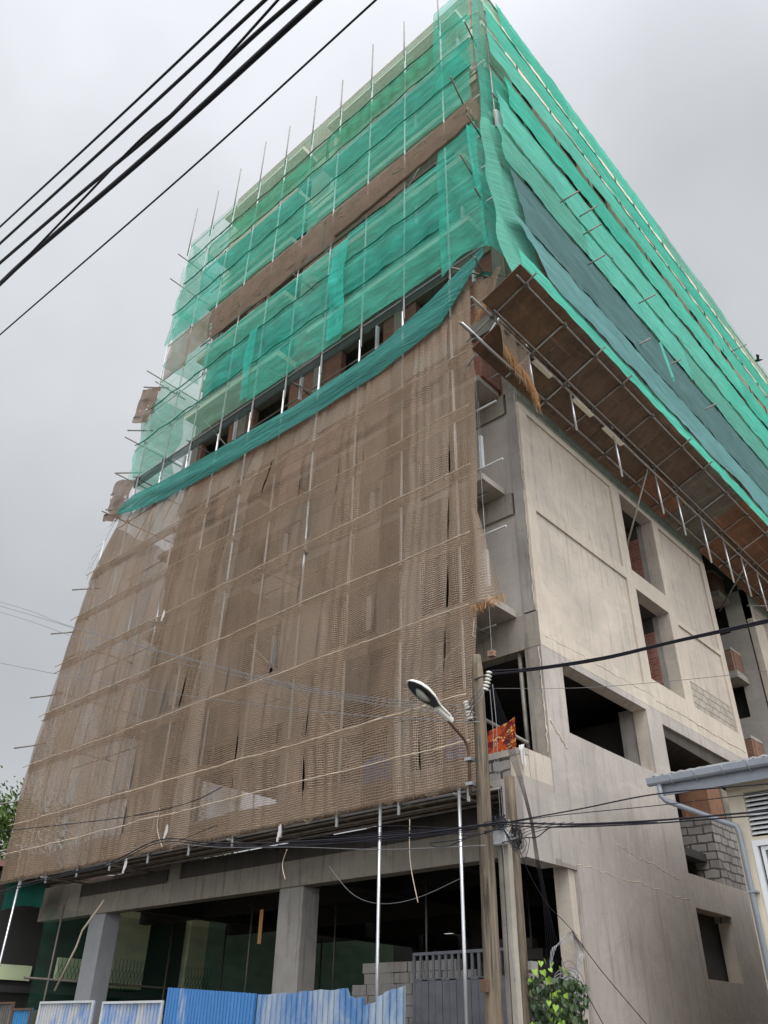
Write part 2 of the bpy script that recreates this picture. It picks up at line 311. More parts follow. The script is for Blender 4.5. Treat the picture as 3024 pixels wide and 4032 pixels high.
class MB:
    def __init__(s): s.v = []; s.f = []; s.uv = {}; s.mi = []; s.cur = 0
    def face(s, idx): s.f.append(tuple(idx)); s.mi.append(s.cur)
    def box(s, x0, x1, y0, y1, z0, z1, jit=0.):
        if x0 > x1: x0, x1 = x1, x0
        if y0 > y1: y0, y1 = y1, y0
        if z0 > z1: z0, z1 = z1, z0
        b = len(s.v); j = lambda: random.uniform(-jit, jit)
        for z in (z0, z1):
            for x, y in ((x0, y0), (x1, y0), (x1, y1), (x0, y1)): s.v.append((x + j(), y + j(), z + j()))
        for q in ((0, 3, 2, 1), (4, 5, 6, 7), (0, 1, 5, 4), (1, 2, 6, 5), (2, 3, 7, 6), (3, 0, 4, 7)): s.face([b + i for i in q])
        return s
    def hexa(s, pts):   # 8 points: bottom ring, top ring
        b = len(s.v); s.v += [tuple(p) for p in pts]
        for q in ((0, 3, 2, 1), (4, 5, 6, 7), (0, 1, 5, 4), (1, 2, 6, 5), (2, 3, 7, 6), (3, 0, 4, 7)): s.face([b + i for i in q])
        return s
    def path(s, pts, r, n=6, caps=True):
        pts = [Vector(p) for p in pts]; b = len(s.v); N = len(pts)
        rr = r if isinstance(r, (list, tuple)) else [r] * N
        prev = None
        for i, p in enumerate(pts):
            t = (pts[min(i + 1, N - 1)] - pts[max(i - 1, 0)]).normalized()
            if prev is None:
                a = Vector((0, 0, 1)) if abs(t.z) < .9 else Vector((1, 0, 0)); u = t.cross(a).normalized()
            else:
                u = (prev - t * prev.dot(t)).normalized()
            prev = u; w_ = t.cross(u)
            for k in range(n):
                an = 2 * math.pi * k / n; s.v.append(tuple(p + (u * math.cos(an) + w_ * math.sin(an)) * rr[i]))
        for i in range(N - 1):
            for k in range(n):
                k2 = (k + 1) % n; s.face((b + i * n + k, b + i * n + k2, b + (i + 1) * n + k2, b + (i + 1) * n + k))
        if caps: s.face([b + k for k in range(n)][::-1]); s.face([b + (N - 1) * n + k for k in range(n)])
        return s
    def tube(s, p, q, r=.024, n=8): return s.path([p, q], r, n)
    def quad(s, a, b, c, d):
        i = len(s.v); s.v += [tuple(a), tuple(b), tuple(c), tuple(d)]; s.face((i, i + 1, i + 2, i + 3)); return s
    def build(s, name, mat, parent=None, smooth=False, centre=True):
        me = bpy.data.meshes.new(name)
        off = parent_world(parent) if parent else Vector((0, 0, 0))
        xs = [v[0] for v in s.v]; ys = [v[1] for v in s.v]; zs = [v[2] for v in s.v]
        loc = Vector(((min(xs) + max(xs)) / 2, (min(ys) + max(ys)) / 2, min(zs))) if centre else Vector((0, 0, 0))
        me.from_pydata([(x - loc.x, y - loc.y, z - loc.z) for x, y, z in s.v], [], s.f); me.update()
        for m_ in (mat if isinstance(mat, (list, tuple)) else [mat]): me.materials.append(m_)
        if any(s.mi): me.polygons.foreach_set('material_index', s.mi)
        if s.uv:
            ul = me.uv_layers.new(name='UVMap')
            for l in me.loops: ul.data[l.index].uv = s.uv.get(l.vertex_index, (0, 0))
        if smooth:
            me.polygons.foreach_set('use_smooth', [True] * len(me.polygons))
        o = bpy.data.objects.new(name, me); col.objects.link(o)
        o.location = loc - off
        if parent: o.parent = parent
        return o
WORLD = {}
def parent_world(p):
    v = Vector(p.location)
    while p.parent: p = p.parent; v = v + Vector(p.location)
    return v
def tag(o, label, cat, group=None):
    o['label'] = label; o['category'] = cat
    if group: o['group'] = group
    return o
def thing(name, loc, label, cat, group=None):
    o = bpy.data.objects.new(name, None); col.objects.link(o); o.location = loc; o.empty_display_size = .3
    return tag(o, label, cat, group)
def structure(o): o['kind'] = 'structure'; return o
def dup(root, delta, label=None):
    r = root.copy(); col.objects.link(r); r.location = Vector(root.location) + Vector(delta)
    if label: r['label'] = label
    for ch in list(root.children):
        c = ch.copy(); col.objects.link(c); c.parent = r
        for g in list(ch.children):
            d = g.copy(); col.objects.link(d); d.parent = c
    return r
def wall(mb, axis, val, th, u0, u1, z0, z1, holes=()):
    """wall slab: outer face on plane axis=val, thickness th inwards (towards +y for axis 1, -x for axis 0); holes = (ua,ub,za,zb)"""
    us = sorted({u0, u1, *[min(max(h[i], u0), u1) for h in holes for i in (0, 1)]}); zs = sorted({z0, z1, *[min(max(h[i], z0), z1) for h in holes for i in (2, 3)]})
    def solid(i, j):
        if i < 0 or j < 0 or i >= len(us) - 1 or j >= len(zs) - 1: return False
        u = (us[i] + us[i + 1]) / 2; z = (zs[j] + zs[j + 1]) / 2
        return not any(h[0] < u < h[1] and h[2] < z < h[3] for h in holes)
    inn = val + th if axis == 1 else val - th
    P = (lambda u, z, o: (u, val if o else inn, z)) if axis == 1 else (lambda u, z, o: (val if o else inn, u, z))
    fl = (lambda a, b, c, d: mb.quad(a, b, c, d)) if axis == 1 else (lambda a, b, c, d: mb.quad(a, b, c, d))
    for i in range(len(us) - 1):
        for j in range(len(zs) - 1):
            if not solid(i, j): continue
            a, b, c, d = us[i], us[i + 1], zs[j], zs[j + 1]
            fl(P(a, c, 1), P(b, c, 1), P(b, d, 1), P(a, d, 1)); fl(P(b, c, 0), P(a, c, 0), P(a, d, 0), P(b, d, 0))
            if not solid(i - 1, j): fl(P(a, c, 0), P(a, c, 1), P(a, d, 1), P(a, d, 0))
            if not solid(i + 1, j): fl(P(b, c, 1), P(b, c, 0), P(b, d, 0), P(b, d, 1))
            if not solid(i, j - 1): fl(P(a, c, 0), P(b, c, 0), P(b, c, 1), P(a, c, 1))
            if not solid(i, j + 1): fl(P(a, d, 1), P(b, d, 1), P(b, d, 0), P(a, d, 0))
    return mb
def cloth(name, mat, fn, nu, nv, parent=None, label=None, cat=None, group=None):
    """fn(a,b) a,b in 0..1 -> (point, (u,v) metres)"""
    mb = MB()
    for j in range(nv + 1):
        for i in range(nu + 1):
            p, uv = fn(i / nu, j / nv); mb.v.append(tuple(p)); mb.uv[len(mb.v) - 1] = uv
    for j in range(nv):
        for i in range(nu):
            a = j * (nu + 1) + i; mb.face((a, a + 1, a + nu + 2, a + nu + 1))
    o = mb.build(name, mat, parent, smooth=True)
    if label: tag(o, label, cat, group)
    return o
def nz1(x, y=0., z=0.): return mnoise.noise(Vector((x, y, z)))

# ------------------------------------------------------------------ ground
mb = MB(); mb.quad((-400, -400, 0), (400, -400, 0), (400, 400, 0), (-400, 400, 0)); structure(mb.build('ground', M['earth']))
mb = MB(); mb.quad((-200, -4, .004), (200, -4, .004), (200, 9.3, .004), (-200, 9.3, .004)); structure(mb.build('road', M['asphalt']))
mb = MB(); mb.box(-200, 200, 9.3, 13.0, .0, .14); structure(mb.build('pavement', M['paving']))

XC, YF = -8.0, 13.4
XL = -22.9
ZT = 35.8
FL = [5.5, 9.2, 12.4, 15.4, 18.5, 21.65, 24.7, 27.8, 30.9, 33.9]
# ------------------------------------------------------------------ the unfinished tower
B = thing('apartment_building', (-15.5, 28, 0), 'tall unfinished concrete apartment block wrapped in green and brown nets', 'building')
def part(name, mb, mat, label=None, parent=B, smooth=False):
    o = mb.build(name, mat, parent, smooth)
    if label: o['label'] = label
    return o
# side wall below the catch platform
winU = (18.45, 20.45, 12.33, 14.85); winL = (18.5, 20.42, 9.25, 11.78); opA = (14.17, 17.9, 6.8, 8.3); opB = (18.68, 24.25, 4.8, 8.15); low = (18.75, 20.64, 2.78, 4.12)
P1 = (13.75, 17.95, 12.2, 14.8); P2 = (13.75, 18.05, 8.95, 11.9); P3 = (20.85, 23.85, 11.78, 14.8); P4 = (20.95, 23.85, 9.2, 11.62)
mb = MB(); wall(mb, 0, XC - .05, .3, YF + .26, 24.2, 0, 15.25, (winU, winL, opA, opB, low)); part('side_wall', mb, M['plaster'])
mb = MB(); wall(mb, 0, XC, .048, YF, 24.2, 8.45, 14.98, (winU, winL, opB, P1, P2, P3, P4)); part('wall_panel_border', mb, M['plaster_edge'])
mb = MB(); wall(mb, 0, XC - .004, .044, YF, 24.2, 0, 8.45, (opA, (18.68, 24.25, 4.8, 8.15), low, (13.3, 13.9, 0, 4.25))); part('lower_wall_plaster', mb, M['plaster_low'])
# worn plaster patch that shows the blocks
mb = MB(); wall(mb, 0, XC - .03, .015, 20.97, 23.83, 9.22, 9.98); part('exposed_blockwork', mb, M['block_light'], 'bare blockwork below the plaster')
mb = MB(); wall(mb, 0, XC - .012, .03, YF, 24.2, 14.985, 15.9); part('block_course', mb, M['block_light'])
# plaster ridges (rough horizontal joints)
for (ya, yb, z, dz, r) in ((13.6, 18.6, 8.72, .06, .022), (18.55, 24.1, 8.72, -.02, .03), (13.9, 18.5, 4.35, -.12, .012), (13.45, 14.0, 6.9, -.45, .03), (15.5, 18.2, 4.9, -.3, .014)):
    mb = MB(); n = 40; mb.path([(XC - .008, ya + (yb - ya) * i / n, z + dz * i / n + .04 * nz1(i * .9, z) + .05 * nz1(i * .2, z)) for i in range(n + 1)], [r * (.6 + .6 * abs(nz1(i * .7, z * 2))) for i in range(n + 1)], 6)
    part('plaster_ridge', mb, M['plaster_edge'], smooth=True)
# upper side wall behind the nets
for k, z in enumerate([15.9] + FL[4:]):
    zt = (FL[4:] + [ZT])[k]
    hs = [(y, y + 1.9, z + 1.0, zt - .45) for y in (15.2, 18.6, 21.2, 26.4, 30.5, 34.2, 38.5, 41.5)]
    mb = MB(); wall(mb, 0, XC, .25, YF, 46, z + .004, zt - .3, hs); part('upper_side_wall', mb, M['block_beige'] if k % 2 else M['brick'])
    mb = MB(); mb.box(XC - .3, XC + .03, YF, 46, zt - .3, zt); part('side_beam', mb, M['beige'])
# wing wall + first floor side parapet at the corner
mb = MB(); mb.box(XC - .42, XC - .006, 12.3, YF - .003, 4.22, 5.48); part('corner_wing_wall', mb, M['plaster_low'])
mb = MB(); mb.hexa([(-8.9, YF - .2, 4.5), (-8.0, YF - .2, 4.22), (-8.0, 13.9, 4.22), (-8.9, 13.9, 4.5), (-8.9, YF - .2, 4.62), (-8.01, YF - .2, 4.4), (-8.01, 13.9, 4.4), (-8.9, 13.9, 4.62)]); part('sloping_soffit', mb, M['raw'])
mb = MB(); mb.box(-8.42, -8.03, 13.86, 14.3, 0, 4.3); part('column', mb, M['column'], 'rough corner column of the ground floor')
# corner column upwards
mb = MB(); mb.box(-8.4, XC - .012, YF - .004, YF + .3, 6.1, 8.46); part('column', mb, M['raw'], 'stained bare corner column on the first floor')
mb = MB(); mb.box(-8.34, XC - .052, YF - .006, YF + .25, 9.25, 15.4); part('column', mb, M['column'])
mb = MB(); mb.box(-8.4, XC - .05, YF - .006, YF + .25, 15.4, ZT); part('column', mb, M['raw'])
# big stained corner beam over first floor
mb = MB(); mb.box(-11.5, XC - .003, YF - .012, YF + .3, 8.44, 9.21); part('beam', mb, M['raw'], 'dark stained beam over the first floor corner')
mb = MB(); mb.box(XL, -11.5, YF, YF + .3, 8.5, 9.21); part('beam', mb, M['raw'])
# rough column edge strips
for za, zb in ((9.3, 12.3), (12.6, 15.2), (6.2, 8.4), (4.4, 5.2)):
    mb = MB(); n = 30; mb.path([(XC - .06 + .03 * nz1(i * .9, za), YF - .01, za + (zb - za) * i / n) for i in range(n + 1)], [.008 + .018 * abs(nz1(i * .8, za + 3)) for i in range(n + 1)], 5)
    part('rough_edge', mb, M['plaster_edge'], smooth=True)
# floor slabs
for k, z in enumerate(FL):
    if k < 4:
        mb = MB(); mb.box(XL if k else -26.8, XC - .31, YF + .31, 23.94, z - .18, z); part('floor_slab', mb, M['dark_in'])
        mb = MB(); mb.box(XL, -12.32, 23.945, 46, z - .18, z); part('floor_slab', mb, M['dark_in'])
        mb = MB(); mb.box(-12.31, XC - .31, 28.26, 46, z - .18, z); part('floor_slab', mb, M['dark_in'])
    else:
        mb = MB(); mb.box(XL, XC - .31, YF + .31, 46, z - .18, z); part('floor_slab', mb, M['raw'])
# roof and parapet
mb = MB(); mb.box(XL, XC - .3, YF + .3, 46, ZT - .35, ZT - .12); part('roof_slab', mb, M['raw'])
mb = MB(); wall(mb, 1, YF + .002, .2, XL, XC - .3, ZT - .9, ZT + 1.1); part('parapet', mb, M['block_beige'])
mb = MB(); wall(mb, 0, XC + .002, .2, YF, 46, ZT, ZT + 1.1); part('parapet', mb, M['block_beige'])
# front beams and walls
for k, z in enumerate(FL):
    if k < 1: continue
    zt = FL[k + 1] if k + 1 < len(FL) else ZT
    if k >= 2:
        mb = MB(); mb.box(XL - .1, XC - .41, YF - .02, YF + .3, z - .6, z); part('beam', mb, M['raw'] if k < 8 else M['beige'])
    top = zt - .6 if k + 1 < len(FL) else zt - .9
    hs = [(-11.33, -9.55, z + (.9 if k in (4,) else .1), top), (-14.61, -12.71, z + .9, top), (-19.15, -17.2, z + .9, top), (-22.3, -20.6, z + .9, top)]
    if k <= 2: hs = [(-11.4, -9.6, z + .1, top), (-14.6, -12.7, z + .9, top), (-18.3, -16.4, z + .9, top), (-21.8, -20.0, z + .9, top)]
    mb = MB(); wall(mb, 1, YF + .05, .22, XL, -8.34 if k <= 3 else -8.41, z, top, hs); part('front_wall', mb, M['plaster_grey'] if k <= 2 else (M['brick'] if k < 6 else M['block_beige']))
    for x in (-12.2, -15.9, -19.95, -22.88):
        mb = MB(); mb.box(x, x + .42, YF - .01, YF + .3, z, zt - .6 if k + 1 < len(FL) else zt - .9); part('column', mb, M['raw'] if k < 8 else M['beige'])
# left wall of the tower and interior cross walls (keep the storeys dark)
for k in range(len(FL)):
    z = FL[k]; zt = FL[k + 1] if k + 1 < len(FL) else ZT - .35
    mb = MB(); wall(mb, 0, XL + .22, .2, YF + .3, 46, z, zt - .18, [(y, y + 1.6, z + .9, zt - .7) for y in (19, 27, 36)] if k > 0 else [(15.5, 20, z + .8, zt - .5), (22, 27, z + .8, zt - .5)]); part('left_wall', mb, M['block'] if k < 5 else M['block_beige'])
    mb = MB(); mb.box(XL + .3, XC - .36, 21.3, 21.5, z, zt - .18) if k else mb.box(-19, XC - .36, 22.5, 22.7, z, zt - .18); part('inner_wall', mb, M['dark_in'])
# balconies on the front
for k in range(1, 10):
    z = FL[k]
    if k == 4: continue
    for (xa, xb) in ((-15.4, -8.52), (-22.3, -16.9)):
        y0 = 12.5 if k != 1 else 12.35
        xb2 = xb - (.0 if k != 2 else .05)
        mb = MB(); mb.box(xa, xb2, y0, YF - .02, z, z + (.16 if k < 5 else .26)); part('balcony_slab', mb, M['slab'] if k < 5 else M['beige'])
# brick row along the third balcony (behind the loose jute corner)
mb = MB(); mb.box(-8.75, -8.45, 12.6, YF - .03, 15.57, 16.4); part('balcony_brickwork', mb, M['brick'])
# first floor balcony
BY = 12.45
mb = MB(); mb.box(-22.9, -8.02, BY - .05, YF - .01, 5.48, 5.60); part('balcony_slab', mb, M['slab'])
mb = MB(); mb.box(-22.9, -8.32, BY + .02, BY + .16, 5.605, 6.0); part('balcony_parapet', mb, M['block'])
mb = MB(); mb.box(-8.318, -8.04, BY + .01, BY + .2, 5.605, 6.0); part('balcony_parapet', mb, M['plaster_edge'])
mb = MB(); mb.box(-22.9, -8.03, BY, BY + .2, 6.003, 6.12); part('parapet_coping', mb, M['slab'])
mb = MB(); mb.box(-8.2, -8.03, BY + .21, YF + .1, 5.605, 6.12); part('balcony_parapet', mb, M['plaster'])
for x in (-15.9, -19.95, -22.88, -12.2):
    mb = MB(); mb.box(x, x + .42, YF - .01, YF + .3, 5.6, 8.5); part('column', mb, M['raw'])
# ground floor beams
mb = MB(); mb.box(-26.85, -8.9, YF, YF + .35, 4.5, 5.06); part('ground_floor_beam', mb, M['beam'])
mb = MB(); mb.box(-26.85, -19.6, YF + .03, YF + .33, 5.062, 5.46); part('beam_upstand', mb, M['raw'])
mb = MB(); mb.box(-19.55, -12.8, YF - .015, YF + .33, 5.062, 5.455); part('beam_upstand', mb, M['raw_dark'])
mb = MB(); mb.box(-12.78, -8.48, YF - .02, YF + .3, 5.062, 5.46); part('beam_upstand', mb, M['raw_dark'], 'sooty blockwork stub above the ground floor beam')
mb = MB(); mb.box(-24.5, -20.1, YF - .03, YF - .004, 5.02, 5.35); part('dark_plywood_strip', mb, M['raw_dark'])
for (x, y, lab, mt) in ((-23.8, 13.45, 'smooth painted left column', M['column_smooth']), (-15.56, 13.45, 'rough middle column', M['column'])):
    mb = MB(); mb.box(x, x + .80, y, y + .5, 0, 4.5); part('column', mb, mt, lab)
for (x, y) in ((-23.6, 20.5), (-15.4, 20.5), (-15.4, 27.5), (-23.6, 27.5), (-9.2, 20.5)):
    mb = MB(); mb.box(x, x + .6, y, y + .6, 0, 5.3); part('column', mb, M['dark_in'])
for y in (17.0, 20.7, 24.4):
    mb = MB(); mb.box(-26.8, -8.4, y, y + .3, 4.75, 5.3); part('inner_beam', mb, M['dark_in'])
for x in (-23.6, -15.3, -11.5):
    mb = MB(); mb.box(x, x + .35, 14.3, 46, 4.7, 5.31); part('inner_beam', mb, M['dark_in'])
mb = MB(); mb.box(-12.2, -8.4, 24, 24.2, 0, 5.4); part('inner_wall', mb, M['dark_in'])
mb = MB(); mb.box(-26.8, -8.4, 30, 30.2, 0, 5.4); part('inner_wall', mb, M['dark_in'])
# side opening B : block infill, formwork, sloping soffit
mb = MB(); mb.box(XC - 3.0, XC - .03, 20.6, 24.0, 4.0, 6.35); part('block_infill', mb, M['block'])
F = thing('column_formwork', (-8.5, 21, 6.36), 'orange plywood formwork box above the grey blockwork behind the neighbour roof', 'formwork')
mb = MB(); mb.box(-8.75, -8.04, 20.66, 20.69, 6.36, 7.35); mb.box(-8.01, -8.04, 20.66, 21.5, 6.36, 7.3); mb.box(-8.75, -8.72, 20.69, 21.5, 6.36, 7.3); mb.build('plywood_side', M['ply3'], F)
mb = MB(); mb.box(-8.2, -8.0, 21.55, 23.9, 6.36, 7.2); mb.build('plywood_end', M['ply4'], F)
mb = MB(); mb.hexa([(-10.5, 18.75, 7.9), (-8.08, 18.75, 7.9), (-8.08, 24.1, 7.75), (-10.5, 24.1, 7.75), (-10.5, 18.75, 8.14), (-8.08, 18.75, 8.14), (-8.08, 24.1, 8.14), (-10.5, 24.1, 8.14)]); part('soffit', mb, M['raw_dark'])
mb = MB(); mb.box(-8.75, -8.1, 17.95, 18.6, 5.3, 8.4); part('column', mb, M['column'])
mb = MB(); mb.box(-12, -8.36, 18.5, 18.6, 5.5, 8.4); part('inner_wall', mb, M['dark_in'])
# bricks inside the side windows
for (a, b, c, d) in (winU, winL):
    mb = MB(); mb.box(-8.5, -8.356, b - .02, b + .1, c - .2, d + .3); part('window_reveal_wall', mb, M['column'])
    mb = MB(); mb.box(-10.6, -8.503, b - .05, b + .1, c - .2, d - .45); part('brick_infill', mb, M['brick'])
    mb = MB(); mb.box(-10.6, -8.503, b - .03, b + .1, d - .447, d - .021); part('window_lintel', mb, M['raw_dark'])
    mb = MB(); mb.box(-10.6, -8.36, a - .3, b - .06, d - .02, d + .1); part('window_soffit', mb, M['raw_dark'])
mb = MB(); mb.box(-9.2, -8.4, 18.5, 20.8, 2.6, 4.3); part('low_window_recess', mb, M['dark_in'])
# light well: back wall with doors, balconies, wing beyond
mb = MB(); wall(mb, 1, 28.0, .25, -12.5, -8.0, 0, 15.6, [(-9.9, -8.87, 8.2, 10.2), (-9.9, -8.87, 11.0, 13.36 - .0), (-9.9, -8.87, 14.1, 16.8), (-9.9, -8.87, 5.2, 7.2)]); part('light_well_wall', mb, M['plaster_grey'])
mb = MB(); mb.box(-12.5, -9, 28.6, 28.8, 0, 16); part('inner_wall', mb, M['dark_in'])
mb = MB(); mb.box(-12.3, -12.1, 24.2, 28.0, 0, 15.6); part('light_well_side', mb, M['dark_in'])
mb = MB(); mb.box(-12.1, XC - .06, 23.95, 24.2, 0, 15.25); part('light_well_wall', mb, M['plaster_grey'])
mb = MB(); wall(mb, 0, XC, .25, 28.0, 46, 0, 14.4, [(31, 33, 11.5, 13.8), (31, 33, 8.2, 10.6)]); part('side_wall', mb, M['block_light'], 'far blockwork side wall beyond the light well')
mb = MB(); mb.box(XC - .2, XC + .012, 27.97, 29.0, 0, 14.42); part('column', mb, M['plaster_edge'])
mb = MB(); wall(mb, 0, XC - .01, .25, 28.0, 46, 14.41, 15.9); part('block_course', mb, M['block_light'])
for zt_ in (15.15, 12.1, 9.0):
    mb = MB(); mb.box(-10.6, -8.64, 27.0, 27.97, zt_ - .02, zt_ + .22); o = part('balcony_slab', mb, M['slab'])
    mb = MB(); n = 7
    mb.box(-10.6, -8.72, 27.05, 27.2, zt_ + .225, zt_ + 1.0); mb.box(-8.86, -8.7, 27.21, 27.95, zt_ + .225, zt_ + 1.0); part('balcony_parapet', mb, M['brick_orange'])
    mb = MB(); mb.box(-10.6, -8.7, 27.03, 27.22, zt_ + 1.003, zt_ + 1.1, .01); mb.box(-8.88, -8.69, 27.225, 27.96, zt_ + 1.003, zt_ + 1.1, .01); part('parapet_coping', mb, M['slab'])

# ------------------------------------------------------------------ front scaffold
YS = 12.0
S1 = thing('front_scaffold', (-17, YS, 0), 'steel tube scaffold standing against the street front of the tower', 'scaffold')
poles = [-8.95, -10.62, -12.3, -14.0, -15.65, -17.3, -19.0, -20.75, -22.4, -24.1, -25.6]
zl = [5.42, 7.07, 8.92, 10.58, 12.3, 14.0, 15.7, 17.45, 19.45, 21.15, 22.75, 24.3, 26.4, 28.1, 29.8, 31.4, 32.9]
tops = [34.6, 35.1, 35.6, 35.0, 35.7, 35.3, 35.9, 35.6, 35.5, 35.7, 0]
for i, x in enumerate(poles):
    mb = MB(); z0 = 5.2
    zt = tops[i]
    mb.tube((x, YS, z0), (x + .01, YS + .02, 18.9 if zt else 17.2), .030); mb.build('standard', M['steel_pale'], S1, True)
    if not zt: continue
    mb = MB(); mb.tube((x + .05, YS + .02, 18.6), (x + .06, YS, min(zt, 32.9)), .030); mb.build('standard', M['steel_pale'], S1, True)
    if zt > 33:
        mb = MB(); mb.tube((x + .06, YS - .05, 32.2), (x + .05, YS - .06, zt), .027); mb.build('standard', M['steel_old'], S1, True)
for x, zb, zt in ((-9.16, 0, 5.6), (-11.1, 0, 5.6), (-25.7, 0, 5.4)):
    mb = MB(); mb.tube((x, YS, .14), (x, YS, zt), .032, 10); mb.build('standard', M['steel_new'], S1, True)
for j, z in enumerate(zl):
    xr = [-8.7, -8.75, -8.6, -7.75, -7.7, -7.75, -7.95, -7.5, -7.45, -7.3, -7.4, -7.35, -7.5, -7.2, -7.45, -7.3, -7.5][j]
    xl = -27.1 if z < 14 else (-26.0 if z < 17 else (-24.9 if z < 24 else -24.1))
    mb = MB(); mb.tube((xl, YS + .05, z + .02), (xr, YS + .05, z + random.uniform(-.03, .03)), .025)
    mb.cur = 1
    for i, x in enumerate(poles):
        if x > xl: mb.box(x - .035, x + .055, YS - .02, YS + .09, z - .05, z + .06)
    mb.build('ledger', [M['steel_new'] if j in (3, 4, 5) else (M['steel_pale'] if j > 8 else M['steel']), M['coupler']], S1)
    if j % 2 == 0:
        mb = MB(); mb.tube((xl + 1, YS + 1.0, z + .06), (-8.0 if z > 15 else -8.8, YS + 1.0, z + .06), .025); mb.build('inner_ledger', M['steel_old'], S1, True)
for x in (-9.2, -15.7, -20.8, -24.2):       # putlogs on the lowest lift
    for z in (5.35, 8.98, 12.36, 19.5, 24.36):
        mb = MB(); mb.tube((x, YS - .12, z), (x, YF + .0, z), .025); mb.build('putlog', M['steel_old'], S1, True)
for z, x in ((19.5, -24.3), (17.9, -24.6), (21.2, -24.2), (29.9, -23.6), (31.4, -23.4), (24.4, -23.7)):   # return of the scaffold round the left end
    mb = MB(); mb.tube((x - .25, YS - .7, z), (x - .25, YS + 8, z + .1), .026); mb.build('return_ledger', M['steel_old'], S1, True)
for (a, b) in (((-12.9, YS + .9, 7.2), (-16.0, YS + .1, 10.3)), ((-18.0, YS + .1, 12.4), (-21.2, YS + .9, 9.1)), ((-9.5, YS + 1, 9), (-12.9, YS + .1, 6.0)), ((-10.3, YS + .6, 26.3), (-13.2, YS + .6, 22.9)), ((-18.9, YS + .8, 18.3), (-20.6, YS + .3, 20.6)), ((-14.6, YS + .8, 18.5), (-16.9, YS + .2, 20.7))):
    mb = MB(); mb.tube(a, b, .025); mb.build('brace', M['steel_old'], S1, True)
# short tube ends poking out to the left
for z, x in ((23.9, -24.1), (21.9, -24.6), (19.9, -24.8), (18.2, -24.8), (15.2, -25.9), (13.7, -26.7), (11.4, -27.0), (9.7, -27.2), (7.9, -27.3), (6.4, -27.4)):
    mb = MB(); mb.tube((x - .1, YS - .55, z - .15), (x + .35, YS + .3, z + .12), .028); mb.build('tube_end', M['steel_old'], S1, True)
# outward tube ends on the right corner
for p, q in (((-7.75, 10.9, 26.2), (-8.1, 12.2, 26.3)), ((-7.35, 11.3, 29.6), (-7.6, 12.3, 29.8)), ((-7.45, 11.2, 24.2), (-7.6, 12.2, 24.3)), ((-7.7, 11.1, 22.4), (-7.9, 12.2, 22.4)), ((-7.5, 11.4, 21.0), (-7.7, 12.3, 21.1)), ((-8.6, 11.7, 18.9), (-7.6, 12.3, 18.2)), ((-7.7, 11.5, 18.4), (-8.1, 12.6, 18.7))):
    mb = MB(); mb.tube(p, q, .027); mb.build('tube_end', M['steel_old'], S1, True)
for z, x in ((16.55, -7.55), (15.1, -7.5), (13.1, -7.6), (11.2, -7.75), (9.9, -7.7)):
    pass
# deck under the net
mb = MB()
for i, x in enumerate([-26.6 + 2.0 * k for k in range(9)]):
    mb.box(x, x + 1.9, YS + .1, YS + 1.25, 5.47, 5.51)
mb.build('deck_board', M['ply1'], S1)
for y in (12.35, 12.7, 13.1):
    mb = MB(); mb.tube((-26.8, y, 5.44), (-8.5, y, 5.43), .026); mb.build('deck_ledger', M['steel_old'], S1, True)

# ------------------------------------------------------------------ side scaffold with the plywood catch platform
S2 = thing('side_scaffold', (-7.2, 28, 15), 'tube scaffold on the side wall with a sloping plywood catch platform', 'scaffold')
plane = lambda x: 15.37 + .38 * (x + 6.95)
y = 10.5; k = 0; rr = random.Random(3)
seq = ['ply2', 'ply1', 'ply1', 'ply2', 'ply1', 'ply4', 'ply1', 'ply3', 'ply4', 'ply4', 'ply3', 'ply3', 'ply1', 'ply3', 'ply2', 'ply3', 'ply3', 'ply1', 'ply3', 'ply3']
while y < 44:
    L = 2.42
    for (xa, xb, ya) in ((-6.93, -5.87, y), (-7.8, -6.96, y + .75)):
        jz = rr.uniform(-.012, .012)
        mb = MB(); mb.hexa([(xa, ya, plane(xa) + jz), (xb, ya, plane(xb) + jz), (xb, ya + L - .02, plane(xb) - jz), (xa, ya + L - .02, plane(xa) - jz)] + [(xa, ya, plane(xa) + jz + .02), (xb, ya, plane(xb) + jz + .02), (xb, ya + L - .02, plane(xb) - jz + .02), (xa, ya + L - .02, plane(xa) - jz + .02)])
        kk = seq[(k * 2 + (xa < -7)) % len(seq)] if y > 16 else ('ply2' if k == 0 else 'ply1')
        if y > 20 and xa > -7 and kk == 'ply1': kk = 'ply3'
        mb.build('plywood_panel', M[kk], S2)
    y += L; k += 1
def pl(x, y, d=.03): return (x, y, plane(x) - d)
for x, ya, yb, r, mt in ((-6.05, 10.6, 45, .027, 'steel_old'), (-7.53, 10.45, 45, .03, 'steel_old'), (-6.86, 10.85, 45, .026, 'steel_old')):
    mb = MB(); n = 14; mb.path([(x, ya + (yb - ya) * i / n, plane(x) - .055 + .02 * nz1(i * 1.3, x)) for i in range(n + 1)], r, 8); mb.build('ledger', M[mt], S2, True)
mb = MB(); mb.tube((-7.0, 10.2, plane(-7.0) - .03), (-6.99, 45, 15.0), .034); mb.build('ledger', M['steel_old'], S2, True)
for y in [10.95, 12.55, 13.95, 15.3, 16.9, 18.7, 20.1, 21.7, 23.3, 24.8, 26.2, 27.8, 29.4, 31, 33, 35, 37]:
    xo = -5.75 if rr.random() < .8 else -6.0
    mb = MB(); mb.tube(pl(-7.75, y + rr.uniform(-.05, .05), .025), pl(xo, y, .025), .024); mb.cur = 1
    for x in (-6.05, -6.98, -7.53): mb.box(x - .05, x + .05, y - .05, y + .05, plane(x) - .1, plane(x) - .005, .008)
    mb.build('transom', [M['steel_old'] if rr.random() < .8 else M['steel'], M['coupler']], S2)
side_poles = [12.42, 14.3, 16.5, 18.85, 20.2, 21.85, 23.5, 24.9, 26.25, 28.05, 30.0, 32.2, 34.5, 36.5, 39, 41.5]
